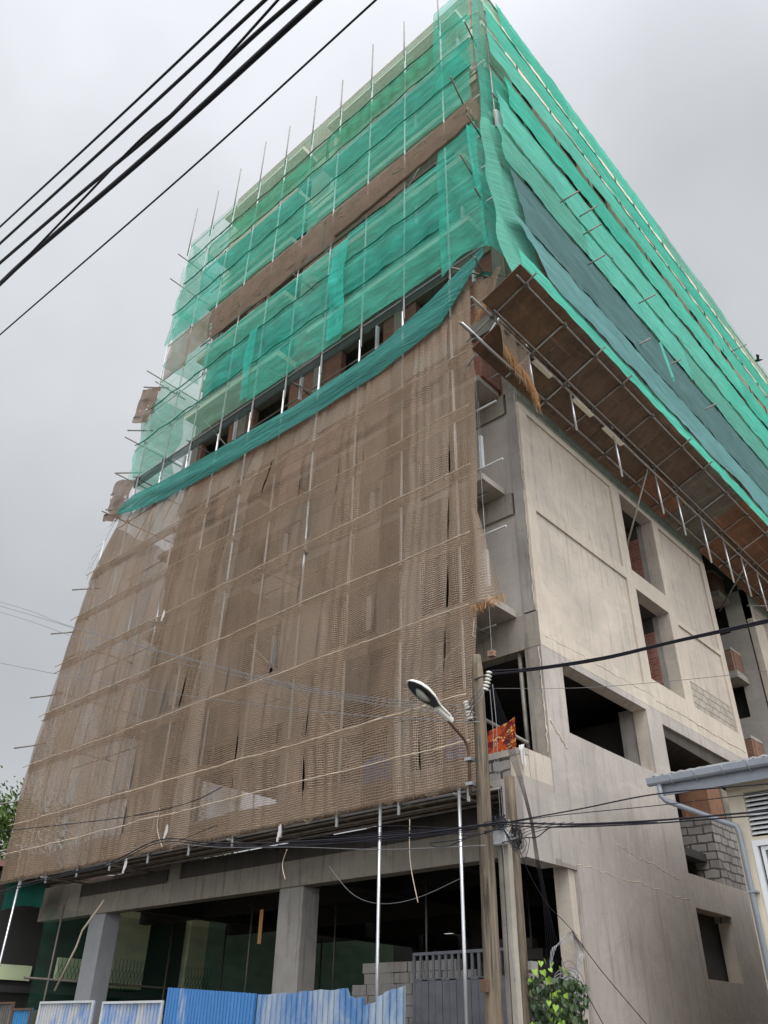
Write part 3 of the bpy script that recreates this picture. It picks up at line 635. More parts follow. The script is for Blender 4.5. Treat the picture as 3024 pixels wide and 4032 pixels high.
hb = [14.3, 14.15, 13.95, 13.96, 13.89, 13.7, 13.7, 13.76, 13.76, 13.8, 13.7, 13.7, 13.7, 13.7, 13.7, 13.7]
for i, y in enumerate(side_poles):
    mb = MB(); mb.tube((-7.02, y + .1, hb[i]), (-7.02, y, 15.6), .027); mb.build('hanging_standard', M['steel_new'], S2, True)
    mb = MB(); mb.tube((-7.05, y, 15.6), (-7.24, y, 18.2), .026); mb.tube((-7.24, y, 18.2), (-7.24, y, 33.3 + rr.uniform(.1, .6)), .026); mb.build('standard', M['steel_old'], S2, True)
for z in (17.0, 18.9, 20.6, 22.9, 24.7, 26.5, 28.3, 30.1, 31.7, 33.15):
    mb = MB(); mb.tube((-7.19, 12.0 + .3, z), (-7.19, 44, z), .026); mb.build('ledger', M['steel_old'], S2, True)
for a, b in (((-8.02, 18.45, 13.08), (-7.0, 18.45, 15.3)), ((-8.6, 26.5, 14.3), (-7.0, 25.3, 15.1)), ((-7.9, 27.3, 14.6), (-7.1, 28.8, 14.9))):
    mb = MB(); mb.tube(a, b, .026); mb.build('brace', M['steel_old'], S2, True)
# tube ends crossing near the corner
for a, b in (((-8.6, 12.0, 15.35), (-6.95, 11.2, 15.42)), ((-7.5, 10.5, 15.1), (-7.5, 13.0, 15.1))):
    mb = MB(); mb.tube(a, b, .028, 10); mb.build('tube_end', M['steel_new'], S1, True)
for y, z in ((16.8, 24.75), (16.8, 23.8), (16.6, 22.1), (20.5, 23.6), (32.2, 29.95), (15.6, 24.3), (21.5, 21.2), (24.4, 21.1), (36, 29.5), (19.0, 20.3)):
    mb = MB(); mb.tube((-7.2, y, z), (-6.35, y + .12, z + .12), .027); mb.build('tube_end', M['steel_old'], S2, True)
for y in (16.9, 19.0):
    pass
for ya, yb in ((12.7, 13.45), (14.5, 15.4), (16.0, 17.0)):
    mb = MB(); mb.box(-7.1, -6.98, ya, yb, 15.22, 15.25); mb.build('marked_batten', M['beige'], S2)

# ------------------------------------------------------------------ brown hessian screen on the lower front
edgesL = [(5.5, -26.85), (9, -26.95), (13.5, -26.3), (16.2, -25.7), (18.1, -24.35)]
edgesR = [(5.5, -8.66), (7.1, -8.74), (9.0, -8.58), (12.3, -8.36), (15.5, -8.3), (18.1, -8.25)]
def interp(tab, z):
    if z <= tab[0][0]: return tab[0][1]
    for (a, b), (c, d) in zip(tab, tab[1:]):
        if z <= c: return b + (d - b) * (z - a) / (c - a)
    return tab[-1][1]
topc = [(-25.2, 17.5), (-24.3, 17.95), (-22, 17.4), (-20.5, 17.2), (-18.3, 17.05), (-14.3, 17.0), (-11.2, 17.1), (-9.3, 17.6), (-8.25, 18.3)]
def ztop(x): return interp([(a, b) for a, b in topc], x)
NS = 23
cuts = [0]
rr = random.Random(11)
for i in range(NS): cuts.append(cuts[-1] + rr.uniform(.75, 1.25))
cuts = [c / cuts[-1] for c in cuts]
tied = [5.5, 7.07, 8.92, 10.58, 12.3, 14.0, 15.7, 17.45]
def hang(z):       # distance sagged outwards between the tied levels
    for a, b in zip(tied, tied[1:]):
        if a <= z <= b: return math.sin(math.pi * (z - a) / (b - a))
    return 0
words = ['first', 'second', 'third', 'fourth', 'fifth', 'sixth', 'seventh', 'eighth', 'ninth', 'tenth', 'eleventh', 'twelfth', 'thirteenth', 'fourteenth', 'fifteenth', 'sixteenth', 'seventeenth', 'eighteenth', 'nineteenth', 'twentieth', 'twenty-first', 'twenty-second', 'last']
for i in range(NS):
    ca, cb = cuts[i], cuts[i + 1]; ph = rr.uniform(0, 9); gapn = rr.uniform(.3, 1.0) if i else 0
    nf = rr.choice((1, 1, 2, 3)); amp = rr.uniform(.010, .035)
    def fn(a, b, ca=ca, cb=cb, ph=ph, nf=nf, amp=amp, i=i, gapn=gapn):
        zt = 18.2; z = 5.5 + (zt - 5.5) * b
        xl = interp(edgesL, z); xr = interp(edgesR, z)
        g = .010 * gapn * (hang(z) ** .5) * max(0, nz1(z * .35, ph, 2) * 2 + .35)
        t = (ca + g * (i > 0)) + (cb + .0045 - ca - g) * a
        x = xl + (xr - xl) * t
        z2 = min(z, 1e9)
        if b > .93: z2 = z
        z2 = 5.5 + (ztop(x) - 5.5) * b
        if b < .02: z2 += .14 * nz1(x * 2.1, 5) + .09 * nz1(x * 7, 2) - .05
        h = hang(z2)
        bul = amp * (1 - math.cos(2 * math.pi * nf * a)) * (.72 + .28 * h) + .035 * h * (.6 + nz1(x * .4, z * .3, ph)) + .03 * nz1(x * 2.2, z * .7, ph) + .006 * nz1(x * 9, z * 1.1, ph)
        x += .03 * nz1(x * .5, z * .8, 4 + ph)
        yy = 11.93 - max(0, bul) - (.0 if z < 16 else .05) - .004 * (i % 2)
        return Vector((x, yy, z2)), (x * 1.0, z2 + .25 * (1 - h) * 0)
    mt = M[rr.choice(['jute', 'jute', 'jute', 'jute2', 'jute3'])]
    where = 'leftmost brown hessian strip at the sky edge of the lower screen' if i == 0 else ('rightmost brown hessian strip beside the balconies' if i == NS - 1 else '%s brown hessian strip from the left in the lower screen' % words[i])
    cloth('hessian_strip', mt, fn, 20, 110, label=where, cat='netting', group='hessian strips of the lower screen')
for (za, zb, lab) in ((5.5, 11.5, 'hessian return sheet round the left end of the lower screen, lower half'), (11.4, 17.4, 'hessian return sheet round the left end of the lower screen, upper half')):
    def fn(a, b, za=za, zb=zb):
        z = za + (zb - za) * b; x = interp(edgesL, z) + .12; return Vector((x + .25 * a + .08 * math.sin(a * 40) + .1 * nz1(a * 4, z * .5), 11.95 + 8.5 * a, z)), (a * 8.5, z)
    cloth('hessian_sheet', M['jute2'], fn, 70, 20, label=lab, cat='netting')
for j, (z, hgt, lab) in enumerate(((5.5, .62, 'doubled hessian turn-up along the bottom hem'), (8.75, .42, 'doubled hessian overlap above the frayed corner level'), (10.45, .35, 'doubled hessian overlap a lift above the frayed corner'), (12.2, .45, 'doubled hessian overlap at mid height of the screen'), (13.9, .35, 'doubled hessian overlap two lifts under the teal band'), (15.6, .4, 'doubled hessian overlap one lift under the teal band'), (7.0, .3, 'doubled hessian overlap one lift above the hem'))):
    def fn(a, b, z=z, hgt=hgt):
        zz = z + hgt * b * (.8 + .5 * nz1(a * 9, z)) + .05 * nz1(a * 25, z); x = interp(edgesL, zz) * (1 - a) + interp(edgesR, zz) * a; return Vector((x, 11.955, zz)), (x + 3.3, zz + 1.7)
    cloth('hessian_overlap', M['jute'], fn, 140, 4, label=lab, cat='netting', group='doubled overlaps of the hessian screen')
# ropes lying over the hessian along the ledgers
for j, z in enumerate(tied[1:-1] + [6.2]):
    mb = MB(); n = 120; xl = interp(edgesL, z); xr = interp(edgesR, z)
    mb.path([(xl + (xr - xl) * i / n, 11.76 - .02 * abs(nz1(i * .2, z)), z + .05 * nz1(i * .11, z * 3) + .02 * nz1(i * .6, z)) for i in range(n + 1)], [.012 + .014 * abs(nz1(i * .9, z)) for i in range(n + 1)], 5)
    o = mb.build('jute_rope', M['rope'], smooth=True)
    tag(o, ['rope tied across the hessian one lift above its hem', 'rope tied across the hessian level with the street lamp top', 'rope tied across the hessian just above the loose frayed corner', 'rope tied across the hessian at mid height of the screen', 'rope tied across the hessian two lifts below the teal band', 'rope tied across the hessian just under the teal band', 'lowest rope stretched across the hessian above its hem'][j], 'rope', 'ropes across the hessian screen')
# vertical edge of the loose corner, fringes
def strands(name, base, n, L, spread, mat, label, cat, dirv=(0, 0, -1), rad=.006):
    mb = MB()
    for i in range(n):
        t = i / max(1, n - 1); p = Vector(base[0]).lerp(Vector(base[1]), t); l = L * random.uniform(.5, 1.1)
        q = p + Vector(dirv) * l + Vector((random.uniform(-spread, spread), random.uniform(-spread, spread), 0)); m_ = (p + q) / 2 + Vector((random.uniform(-.03, .03), random.uniform(-.03, .03), 0))
        mb.path([p, m_, q], [rad, rad, rad * .5], 3)
    return tag(mb.build(name, mat), label, cat)
def flapfn(a, b):
    p = Vector((-8.55, 11.9, 11.2)).lerp(Vector((-8.55, 11.9, 8.95)), b); q = Vector((-8.4, 11.9, 11.2)).lerp(Vector((-7.75, 11.75, 8.85)), b ** 1.6)
    r_ = p.lerp(q, a); r_.y += .06 * math.sin(a * 7 + b * 3); return r_, (a * 1.0, b * 2.2)
cloth('hessian_flap', M['jute2'], flapfn, 14, 30, label='loose frayed corner of hessian flaring over the second balcony', cat='netting')
strands('frayed_hem', ((-8.6, 11.9, 8.95), (-7.72, 11.75, 8.87)), 60, .22, .08, M['twine'], 'frayed fringe under the loose hessian corner', 'fringe')
# hem roll with scraps
mb = MB(); n = 150; mb.path([(-26.85 + 18.2 * i / n, 11.9 + .03 * nz1(i * .5), 5.46 + .05 * nz1(i * .35, 3)) for i in range(n + 1)], [.045 + .04 * abs(nz1(i * .45, 8)) for i in range(n + 1)], 6)
tag(mb.build('hem_roll', M['jute3'], smooth=True), 'rolled bottom hem of the hessian screen above the deck tubes', 'netting')

strands('frayed_hem', ((-26.6, 11.88, 5.45), (-17.6, 11.88, 5.47)), 420, .11, .05, M['jute3'], 'frayed threads along the left half of the hessian hem', 'fringe', rad=.007)
strands('frayed_hem', ((-17.5, 11.88, 5.47), (-8.75, 11.88, 5.47)), 420, .11, .05, M['jute3'], 'frayed threads along the right half of the hessian hem', 'fringe', rad=.007)
# ------------------------------------------------------------------ fringe hanging from the platform
def fr(a, b):
    t0 = Vector((-7.0, 11.25 + .95 * a, 15.45)); L = [1.35, 1.2, 1.15, 1.35, 1.9][int(min(3.99, a * 4))] * (1 - (a * 4 % 1)) + [1.35, 1.2, 1.15, 1.35, 1.9][int(min(3.99, a * 4)) + 1] * (a * 4 % 1)
    p = t0 + Vector((.05 * math.sin(a * 14 + b * 2), .33 * b * a, -L * b * .8)); return p, (a * 1.0, b * 1.4)
cloth('hanging_hessian', M['jute2'], fr, 20, 16, label='torn orange brown hessian piece hanging from the plywood platform', cat='netting')
strands('hanging_fringe', ((-6.98, 11.3, 14.75), (-6.98, 12.35, 14.4)), 90, .55, .10, M['twine'], 'orange frayed threads hanging below the platform by the corner', 'fringe', (0, .25, -1))
strands('hanging_fringe', ((-6.98, 12.2, 14.5), (-6.98, 12.5, 14.2)), 50, .75, .08, M['twine'], 'long tapering orange thread tassel over the plastered wall', 'fringe', (0, .2, -1))
strands('corner_fringe', ((-8.1, 11.95, 16.9), (-7.6, 11.6, 16.75)), 46, .35, .06, M['twine'], 'straw coloured fringe at the brick corner above the platform edge', 'fringe')
def cj(a, b):
    p = Vector((-8.15, 11.98, 18.1 - .05 * a)).lerp(Vector((-8.15, 11.98, 16.9)), b); q = Vector((-7.3, 12.1, 18.3)).lerp(Vector((-7.25, 11.5, 16.6)), b)
    return p.lerp(q, a) + Vector((0, -.05 * math.sin(a * 9), 0)), (a * .9, b * 1.3)
cloth('corner_hessian', M['jute3'], cj, 14, 16, label='brown hessian wrapped round the corner above the platform tip', cat='netting')

# ------------------------------------------------------------------ front nets above
def sheet(name, mat, x0, x1, z0, z1, label, y=11.93, sag0=0., sag1=0., seed=0., amp=.05, nu=None, fold=1.6, group='green nets on the front', edge=0., leanL=0., leanR=0., tied_=None):
    nu = nu or max(16, int((x1 - x0) * 7)); nv = max(10, int((z1 - z0) * 8))
    def fn(a, b):
        zb = z0 - sag0 * math.sin(math.pi * a) + .04 * nz1(a * 9, seed); zt_ = z1 - sag1 * math.sin(math.pi * a) + .03 * nz1(a * 7, seed + 5)
        z = zb + (zt_ - zb) * b; xa = x0 + leanL * (1 - b); xb = x1 + leanR * (1 - b)
        if edge: xa -= edge * math.sin(b * math.pi * 2.2 + seed)
        x = xa + (xb - xa) * a
        free = math.sin(math.pi * b) * .7 + (1 - b) * .3
        # pleats radiating from the tie points at the poles
        nearest = min(abs(x - p) for p in poles)
        yy = y - free * (amp * (1 + math.sin(nearest * fold * 4 + z * 2 + seed)) * .5 + .10 * (.5 + nz1(x * .5, z * .5, seed)) + .025 * nz1(x * 3 + z * 2, z * 2, seed))
        return Vector((x, yy, z)), (x + seed, z)
    return cloth(name, mat, fn, nu, nv, label=label, cat='netting', group=group)
G = 'debris_net'
# lower green group z 19.4-24
sheet(G, M['n_pale'], -24.45, -17.35, 19.42, 21.2, 'thin green net over the open left bay above the exposed brick storey', seed=1, edge=.15, leanL=-.1)
sheet(G, M['n_teal'], -17.5, -13.0, 19.4, 21.2, 'teal net left of the middle seam just above the exposed brick storey', seed=2)
sheet(G, M['n_teal'], -13.1, -8.85, 19.45, 21.2, 'teal net with a beige slab edge behind it in the lower green group', seed=3)
sheet(G, M['n_pale'], -24.15, -20.2, 21.15, 22.85, 'thin green net at the left sky edge, middle row', y=11.95, seed=4, edge=.2)
sheet(G, M['n_teal2'], -20.3, -13.0, 21.15, 22.85, 'deep teal net in the middle row of the lower green group', y=11.95, seed=5)
sheet(G, M['n_teal2'], -13.1, -8.85, 21.15, 22.85, 'deep teal net right of the turquoise fold in the lower green group', y=11.94, seed=6, amp=.09)
sheet(G, M['n_pale'], -23.7, -20.6, 22.8, 24.35, 'thin green net corner under the brown band on the left', seed=7, edge=.15)
sheet(G, M['n_teal'], -20.7, -12.95, 22.8, 24.1, 'teal net directly under the left half of the brown band', seed=8)
sheet(G, M['n_teal'], -13.0, -8.85, 22.8, 24.3, 'teal net directly under the right half of the brown band', seed=9)
sheet(G, M['n_teal'], -9.05, -7.62, 18.95, 24.9, 'tall teal net drooping round the right corner below the brown band', seed=10, amp=.09, sag0=-.35, leanR=.15, y=11.85)
sheet(G, M['n_bright'], -13.55, -12.85, 19.5, 23.9, 'narrow turquoise fold of net hanging at the middle seam', seed=11, amp=.12, y=11.82)
sheet(G, M['n_bright'], -17.75, -17.3, 19.5, 22.8, 'narrow turquoise fold of net on the left seam', seed=12, amp=.1, y=11.83)
def crn(a, b):
    z = 19.2 + 5.6 * b; x = -7.85 + .45 * a + .25 * (1 - b) ; yy = 11.8 + .9 * a + .08 * math.sin(a * 12 + z)
    return Vector((x, yy - .05, z - .5 * a * (1 - b))), (a, z)
cloth(G, M['n_bright'], crn, 14, 44, label='bunched turquoise net hanging down the right corner post', cat='netting', group='green nets on the front')
# upper green group
sheet(G, M['n_teal'], -23.9, -15.4, 26.35, 28.2, 'teal net just above the left half of the brown band', seed=20, edge=.1, leanL=-.2)
sheet(G, M['n_teal'], -15.5, -7.7, 26.35, 28.2, 'teal net just above the right half of the brown band', seed=21)
sheet(G, M['n_teal2'], -22.2, -16.0, 28.05, 29.7, 'deep teal net below the long gap near the top left', seed=22, sag1=.12)
sheet(G, M['n_teal2'], -16.1, -7.65, 28.1, 29.85, 'deep teal net two rows under the roof line by the corner', seed=23, sag1=.05)
sheet(G, M['n_green'], -22.0, -14.4, 29.85, 31.35, 'grass green net in the second row under the roof line on the left', y=11.95, seed=24, amp=.1)
sheet(G, M['n_green'], -14.5, -9.0, 29.9, 31.4, 'pleated grass green net in the second row under the roof line on the right', y=11.95, seed=25, amp=.14, fold=3)
sheet(G, M['n_pale'], -23.9, -8.9, 31.3, 32.95, 'thin see-through net along the roof parapet', seed=26, amp=.03)
sheet(G, M['n_pale'], -24.0, -21.9, 28.1, 31.4, 'thin green net at the open top left end', seed=27, edge=.1)
sheet(G, M['n_teal'], -9.05, -7.45, 28.0, 33.35, 'tall teal net round the top right corner', seed=28, amp=.1, y=11.85)
for (z, xa, xb, lab, mt) in ((21.18, -24.6, -8.9, 'bunched green net seam along the ledger one lift above the exposed brick storey', 'n_teal2'), (22.82, -24.3, -8.9, 'bunched green net seam along the ledger two lifts above the brick storey', 'n_teal2'), (28.12, -24.0, -7.6, 'bunched green net seam one lift above the brown band', 'n_teal2'), (29.83, -23.6, -7.6, 'bunched green net seam below the grass green row', 'n_green'), (31.38, -23.6, -7.6, 'bunched green net seam above the grass green row', 'n_green')):
    mb = MB(); n = 160; mb.path([(xa + (xb - xa) * i / n, 11.86, z - .10 * abs(math.sin(i / n * (xb - xa) / 1.67 * math.pi)) + .03 * nz1(i * .4, z)) for i in range(n + 1)], [.022 + .022 * abs(nz1(i * .35, z)) for i in range(n + 1)], 5)
    tag(mb.build('net_seam', M['n_seam'], smooth=True), lab, 'netting', 'seams of the front nets')
def edgeL(z0, z1, x0, seed, lab, mt='n_teal'):
    def fn(a, b):
        z = z0 + (z1 - z0) * b; x = x0 - .22 * math.sin(b * 7 + seed) * .5 - .35 * (1 - b) * .6 + .25 * a; yy = 11.9 + 1.6 * a + .1 * math.sin(a * 10 + z * 3)
        return Vector((x, yy, z)), (a * 1.6, z)
    cloth(G, M[mt], fn, 14, 40, label=lab, cat='netting', group='green nets on the front')
edgeL(28.0, 32.6, -23.55, 0, 'green net return round the top left scaffold end')
edgeL(24.9, 28.2, -23.5, 2, 'green net return round the left end beside the brown band')
edgeL(19.2, 23.6, -24.35, 4, 'green net return hanging off the left end above the teal band')
# pale sheet closing the left end of the scaffold (seen through the nets)
def lf(z0, z1, lab, seed):
    def fn(a, b):
        z = z0 + (z1 - z0) * b; return Vector((-24.3 + .15 * nz1(a * 3, z), 12.2 + 9 * a, z)), (a * 9, z)
    cloth(G, M['n_pale'], fn, 30, 16, label=lab, cat='netting', group='green nets on the front')
lf(17.6, 21.2, 'pale net closing the left scaffold end beside the exposed brick storey', 1)
lf(21.3, 24.6, 'pale net closing the left scaffold end under the brown band', 2)
lf(28.0, 32.6, 'pale net closing the left scaffold end near the roof', 3)
# brown band between the green groups
def bb(x0, x1, lab, mt, seed):
    def fn(a, b):
        x = x0 + (x1 - x0) * a
        zt_ = 26.05 + .10 * nz1(x * .8, 1) - (0 if x < -10 else .0); zb = 24.38 + .30 * nz1(x * .5, 2) + .12 * nz1(x * 2, 7) + .05 * nz1(x * 6, 3) + (.35 if x > -10.5 else 0) - (.5 if x < -22 else 0)
        if x > -9.4: zt_ += (x + 9.4) * .1; zb += (x + 9.4) * .25
        z = zb + (zt_ - zb) * b; return Vector((x, 11.86 - .05 * math.sin(b * 3.1) - .03 * nz1(x * 2, z * 2, seed), z)), (x, z)
    cloth('hessian_band', M[mt], fn, max(20, int((x1 - x0) * 6)), 20, label=lab, cat='netting', group='upper brown hessian band')
bb(-23.5, -20.6, 'greyish see-through left end of the upper brown band', 'jute3', 1)
bb(-20.7, -14.2, 'left part of the upper brown band between green nets', 'jute_hi', 2)
bb(-14.1, -10.2, 'middle part of the upper brown band between green nets', 'jute_hi', 3)
bb(-10.3, -7.72, 'right end of the upper brown band by the corner', 'jute_hi', 4)
def bc(a, b):
    x = -7.72 + .42 * a; yy = 11.86 + .95 * a; zt_ = 26.4 - .75 * math.sin(a * 1.5); zb = 25.3 - .45 * a
    return Vector((x, yy, zb + (zt_ - zb) * b)), (a, b * 1.5)
cloth('hessian_band', M['jute_hi'], bc, 12, 12, label='brown hessian end wrapped round the corner below the top nets', cat='netting', group='upper brown hessian band')
mb = MB(); mb.path([(-7.74 - 5.8 * i / 60, 11.8, 24.95 - .45 * (i / 60) ** .6 + .07 * nz1(i * .25)) for i in range(61)], [.05 + .03 * abs(nz1(i * .4)) for i in range(61)], 6)
tag(mb.build('hem_roll', M['jute_hi'], smooth=True), 'rolled lower hem of the upper brown band near the corner', 'netting')
def bag(a, b):
    return Vector((-7.25 + .10 * math.sin(a * 6.3 + b) * (1.2 - b), 12.65 + .22 * math.cos(a * 6.3) * (1.2 - b * .6) + .03 * nz1(a * 6, b * 5), 25.75 - .75 * b)), (a, b)
cloth('tied_tarpaulin', M['tin'], bag, 14, 10, label='crumpled grey white tarpaulin tied at the corner post', cat='tarpaulin')
# brown scraps at the left edge
for (z0, z1, x0, lab) in ((22.1, 23.7, -24.3, 'ragged brown hessian scrap flying off the left edge beside the green nets'), (17.6, 19.3, -24.75, 'ragged brown hessian scrap at the left end of the teal band')):
    def fn(a, b, z0=z0, z1=z1, x0=x0):
        z = z0 + (z1 - z0) * b; return Vector((x0 + .75 * a * (.7 + .3 * b) - .3 * (1 - b) + .1 * nz1(z * 3, a), 11.9 - .4 * (1 - a) + .1 * nz1(a * 4, z * 2), z + .3 * (1 - a) * nz1(b * 6))), (a, z)
    cloth('hessian_scrap', M['jute_hi'], fn, 10, 18, label=lab, cat='netting')
mb = MB(); mb.path([(interp(edgesL, 15.6 + .2 * q) - .04, 11.85, 15.6 + .2 * q) for q in range(11)], .01, 4)
for k in range(16):
    z = 15.6 + random.uniform(0, 2.2); x = interp(edgesL, z); p = Vector((x - .04, 11.85, z)); mb.path([p, p + Vector((-.15 * random.random(), -.05, random.uniform(-.12, .05))), p + Vector((-.3 * random.random(), -.1, random.uniform(-.3, 0)))], .006, 3)
tag(mb.build('frayed_edge', M['jute3']), 'frayed threads on the upper left edge of the lower screen', 'fringe')

# teal band swag over the top of the hessian
def band(a, b):
    xs = -24.4 + (-7.55 + 24.4) * a
    low_ = interp([(-24.4, 17.75), (-23.4, 17.45), (-21.5, 17.1), (-18.3, 16.85), (-14.3, 16.68), (-11.2, 16.75), (-9.05, 17.1), (-8.25, 17.95), (-7.55, 18.6)], xs)
    hi_ = interp([(-24.4, 17.95), (-23.6, 18.3), (-21.5, 18.0), (-18.4, 17.75), (-14.8, 17.55), (-11.2, 17.7), (-9.35, 18.2), (-8.4, 18.6), (-7.55, 18.9)], xs)
    z = low_ + (hi_ - low_) * b
    return Vector((xs, 11.72 - .05 * math.sin(math.pi * b) - .022 * math.sin(b * 8 + xs * .7) + .03 * nz1(xs, b * 4), z)), (xs, z * 2)
cloth('teal_swag', M['n_band'], band, 150, 12, label='long dense teal net swag looped over the top of the hessian', cat='netting')
def film(a, b):
    x = -24.4 + (-8.9 + 24.4) * a; z = 19.12 + .40 * b + .05 * nz1(x * .7, b) + (.15 if x > -12 else 0) * a
    return Vector((x, 12.12 - .06 * math.sin(b * 3), z)), (x, z)
cloth('grey_film', M['n_film'], film, 110, 6, label='dark grey film strip along the ledger over the exposed brick storey', cat='netting')
def crf(a, b):
    p = Vector((-8.3, 11.9, 18.35)).lerp(Vector((-7.25, 12.2, 17.9)), a); return p + Vector((0, .05 * math.sin(a * 9), .25 * (1 - b) * math.sin(a * 3) + .1 * b)), (a, b)
cloth('teal_knot', M['n_dark2'], crf, 14, 8, label='dark green net end knotted round the corner tubes', cat='netting')

# ------------------------------------------------------------------ side nets (long bands running away along the side)
def sband(mat, y0, y1, z0, z1, x0, x1, label, seed, amp=.035, sag=.10, belly=.07):
    nu = max(24, int((y1 - y0) * 6)); nv = 14
    def fn(a, b):
        yv = y0 + (y1 - y0) * a
        zb = z0 + .02 - sag * abs(math.sin(yv * .9 + seed)) * .7 + .22 * max(0, nz1(yv * .33, seed)) + .06 * nz1(yv * 1.4, seed); zt_ = z1 + .02 - .22 * max(0, nz1(yv * .3, seed + 3)) + .04 * nz1(yv * 1.6, seed + 3)
        z = zb + (zt_ - zb) * b; x = x0 + (x1 - x0) * b
        x += .06 * (1 - b) + belly * math.sin(math.pi * min(1, b * 1.1)) * (.35 + .4 * (1 - b)) * (.7 + .5 * nz1(yv * .35, seed, 1)) + amp * (.5 + .5 * math.sin(yv * 2.6 + z * 3.0 + seed * 3 + 1.5 * nz1(yv, z))) * (1 - b) * .8 + .03 * nz1(yv * 3, z * 6, seed)
        yv += .15 * nz1(z * 2, seed) * (1 if 0 < a < 1 else .5)
        return Vector((x, yv, z)), (yv, z)
    return cloth(G, mat, fn, nu, nv, label=label, cat='netting', group='green nets on the side')
n_ = 0
def row(z0, z1, x0, x1, parts_, rowname):
    global n_
    for (y0, y1, mt, posn) in parts_:
        n_ += 1; nm = {'n_mint': 'mint green', 'n_mint2': 'soft mint', 'n_emerald': 'emerald green', 'n_sage': 'worn sage green', 'n_slate': 'slate grey', 'n_blue': 'pale blue green', 'n_pale': 'thin pale green', 'n_teal': 'teal'}[mt]
        sband(M[mt], y0, y1, z0, z1, x0, x1, '%s side net, %s, %s' % (nm, rowname, posn), n_ * 1.7)
RX = -7.08
row(31.6, 33.25, RX, RX, [(13.0, 17.6, 'n_emerald', 'nearest the corner'), (17.5, 25.6, 'n_mint', 'second from the corner'), (25.5, 33.0, 'n_sage', 'thin third piece along the sky line'), (32.9, 45, 'n_pale', 'far end')], 'top row')
row(30.1, 31.75, RX, RX, [(12.1, 17.9, 'n_mint', 'nearest the corner'), (17.8, 29.0, 'n_emerald', 'middle'), (28.9, 45, 'n_emerald', 'far end')], 'second row down')
row(28.45, 30.2, RX, RX, [(12.1, 20.0, 'n_mint2', 'nearest the corner'), (19.9, 30.5, 'n_mint', 'middle'), (30.4, 45, 'n_mint', 'far end')], 'third row down')
row(26.55, 28.3, RX, RX, [(13.0, 22.0, 'n_emerald', 'nearest the corner'), (21.9, 32.0, 'n_mint', 'middle'), (31.9, 45, 'n_emerald', 'far end')], 'fourth row down')
row(24.65, 26.6, RX, RX, [(12.4, 19.0, 'n_mint2', 'nearest the corner'), (18.9, 29.0, 'n_mint2', 'middle'), (28.9, 45, 'n_mint', 'far end')], 'fifth row down')
row(22.75, 24.75, -7.02, RX, [(12.2, 17.0, 'n_sage', 'nearest the corner'), (16.9, 24.5, 'n_mint2', 'middle'), (24.4, 45, 'n_sage', 'far end')], 'sixth row down')
row(19.75, 22.85, -6.74, -7.02, [(12.5, 24.0, 'n_slate', 'nearest the corner'), (23.9, 45, 'n_slate', 'far end')], 'dark row above the catch platform')
row(16.45, 19.9, -5.95, -6.74, [(11.9, 15.1, 'n_blue', 'nearest the corner'), (15.0, 24.0, 'n_blue', 'middle'), (23.9, 45, 'n_blue', 'far end')], 'wide row above the platform edge')
def mint(a, b):
    yv = 10.6 + 34 * a; z = 15.80 + (.68) * b + .12 * nz1(yv * .7, 3) * b; return Vector((-5.86 - .08 * b + .03 * nz1(yv * 2, b * 2), yv, z)), (yv, z)
cloth(G, M['n_mint'], mint, 160, 8, label='narrow mint strip of net along the outer edge of the catch platform', cat='netting', group='green nets on the side')
def cor(a, b):
    z = 16.6 + 8.2 * b; yv = 11.9 + .9 * a + .1 * math.sin(z * 2) - (1 - b) * .9 * (1 - a) * .9; x = -7.35 + .25 * a + (1 - b) ** 2 * .9 + .05 * math.sin(a * 11 + z)
    return Vector((x, yv, z)), (a, z)
cloth(G, M['n_sage'], cor, 16, 60, label='sage net panel hanging down the side corner to the platform tip', cat='netting', group='green nets on the side')
def cor2(a, b):
    z = 24.4 + 9.0 * b; yv = 11.95 + 1.4 * a; x = -7.45 + .35 * a + .05 * math.sin(a * 11 + z)
    return Vector((x, yv, z)), (a, z)
cloth(G, M['n_teal'], cor2, 16, 60, label='sage net panel wrapped round the top corner of the side face', cat='netting', group='green nets on the side')
def knot(a, b):
    return Vector((-5.75 + .05 * math.sin(a * 6), 17.9 + .25 * a + .4 * b, 18.9 - 1.1 * b + .05 * math.sin(a * 8))), (a, b)
cloth('net_scrap', M['n_mint2'], knot, 6, 12, label='thin mint scrap of net dangling on the pale blue row', cat='netting')

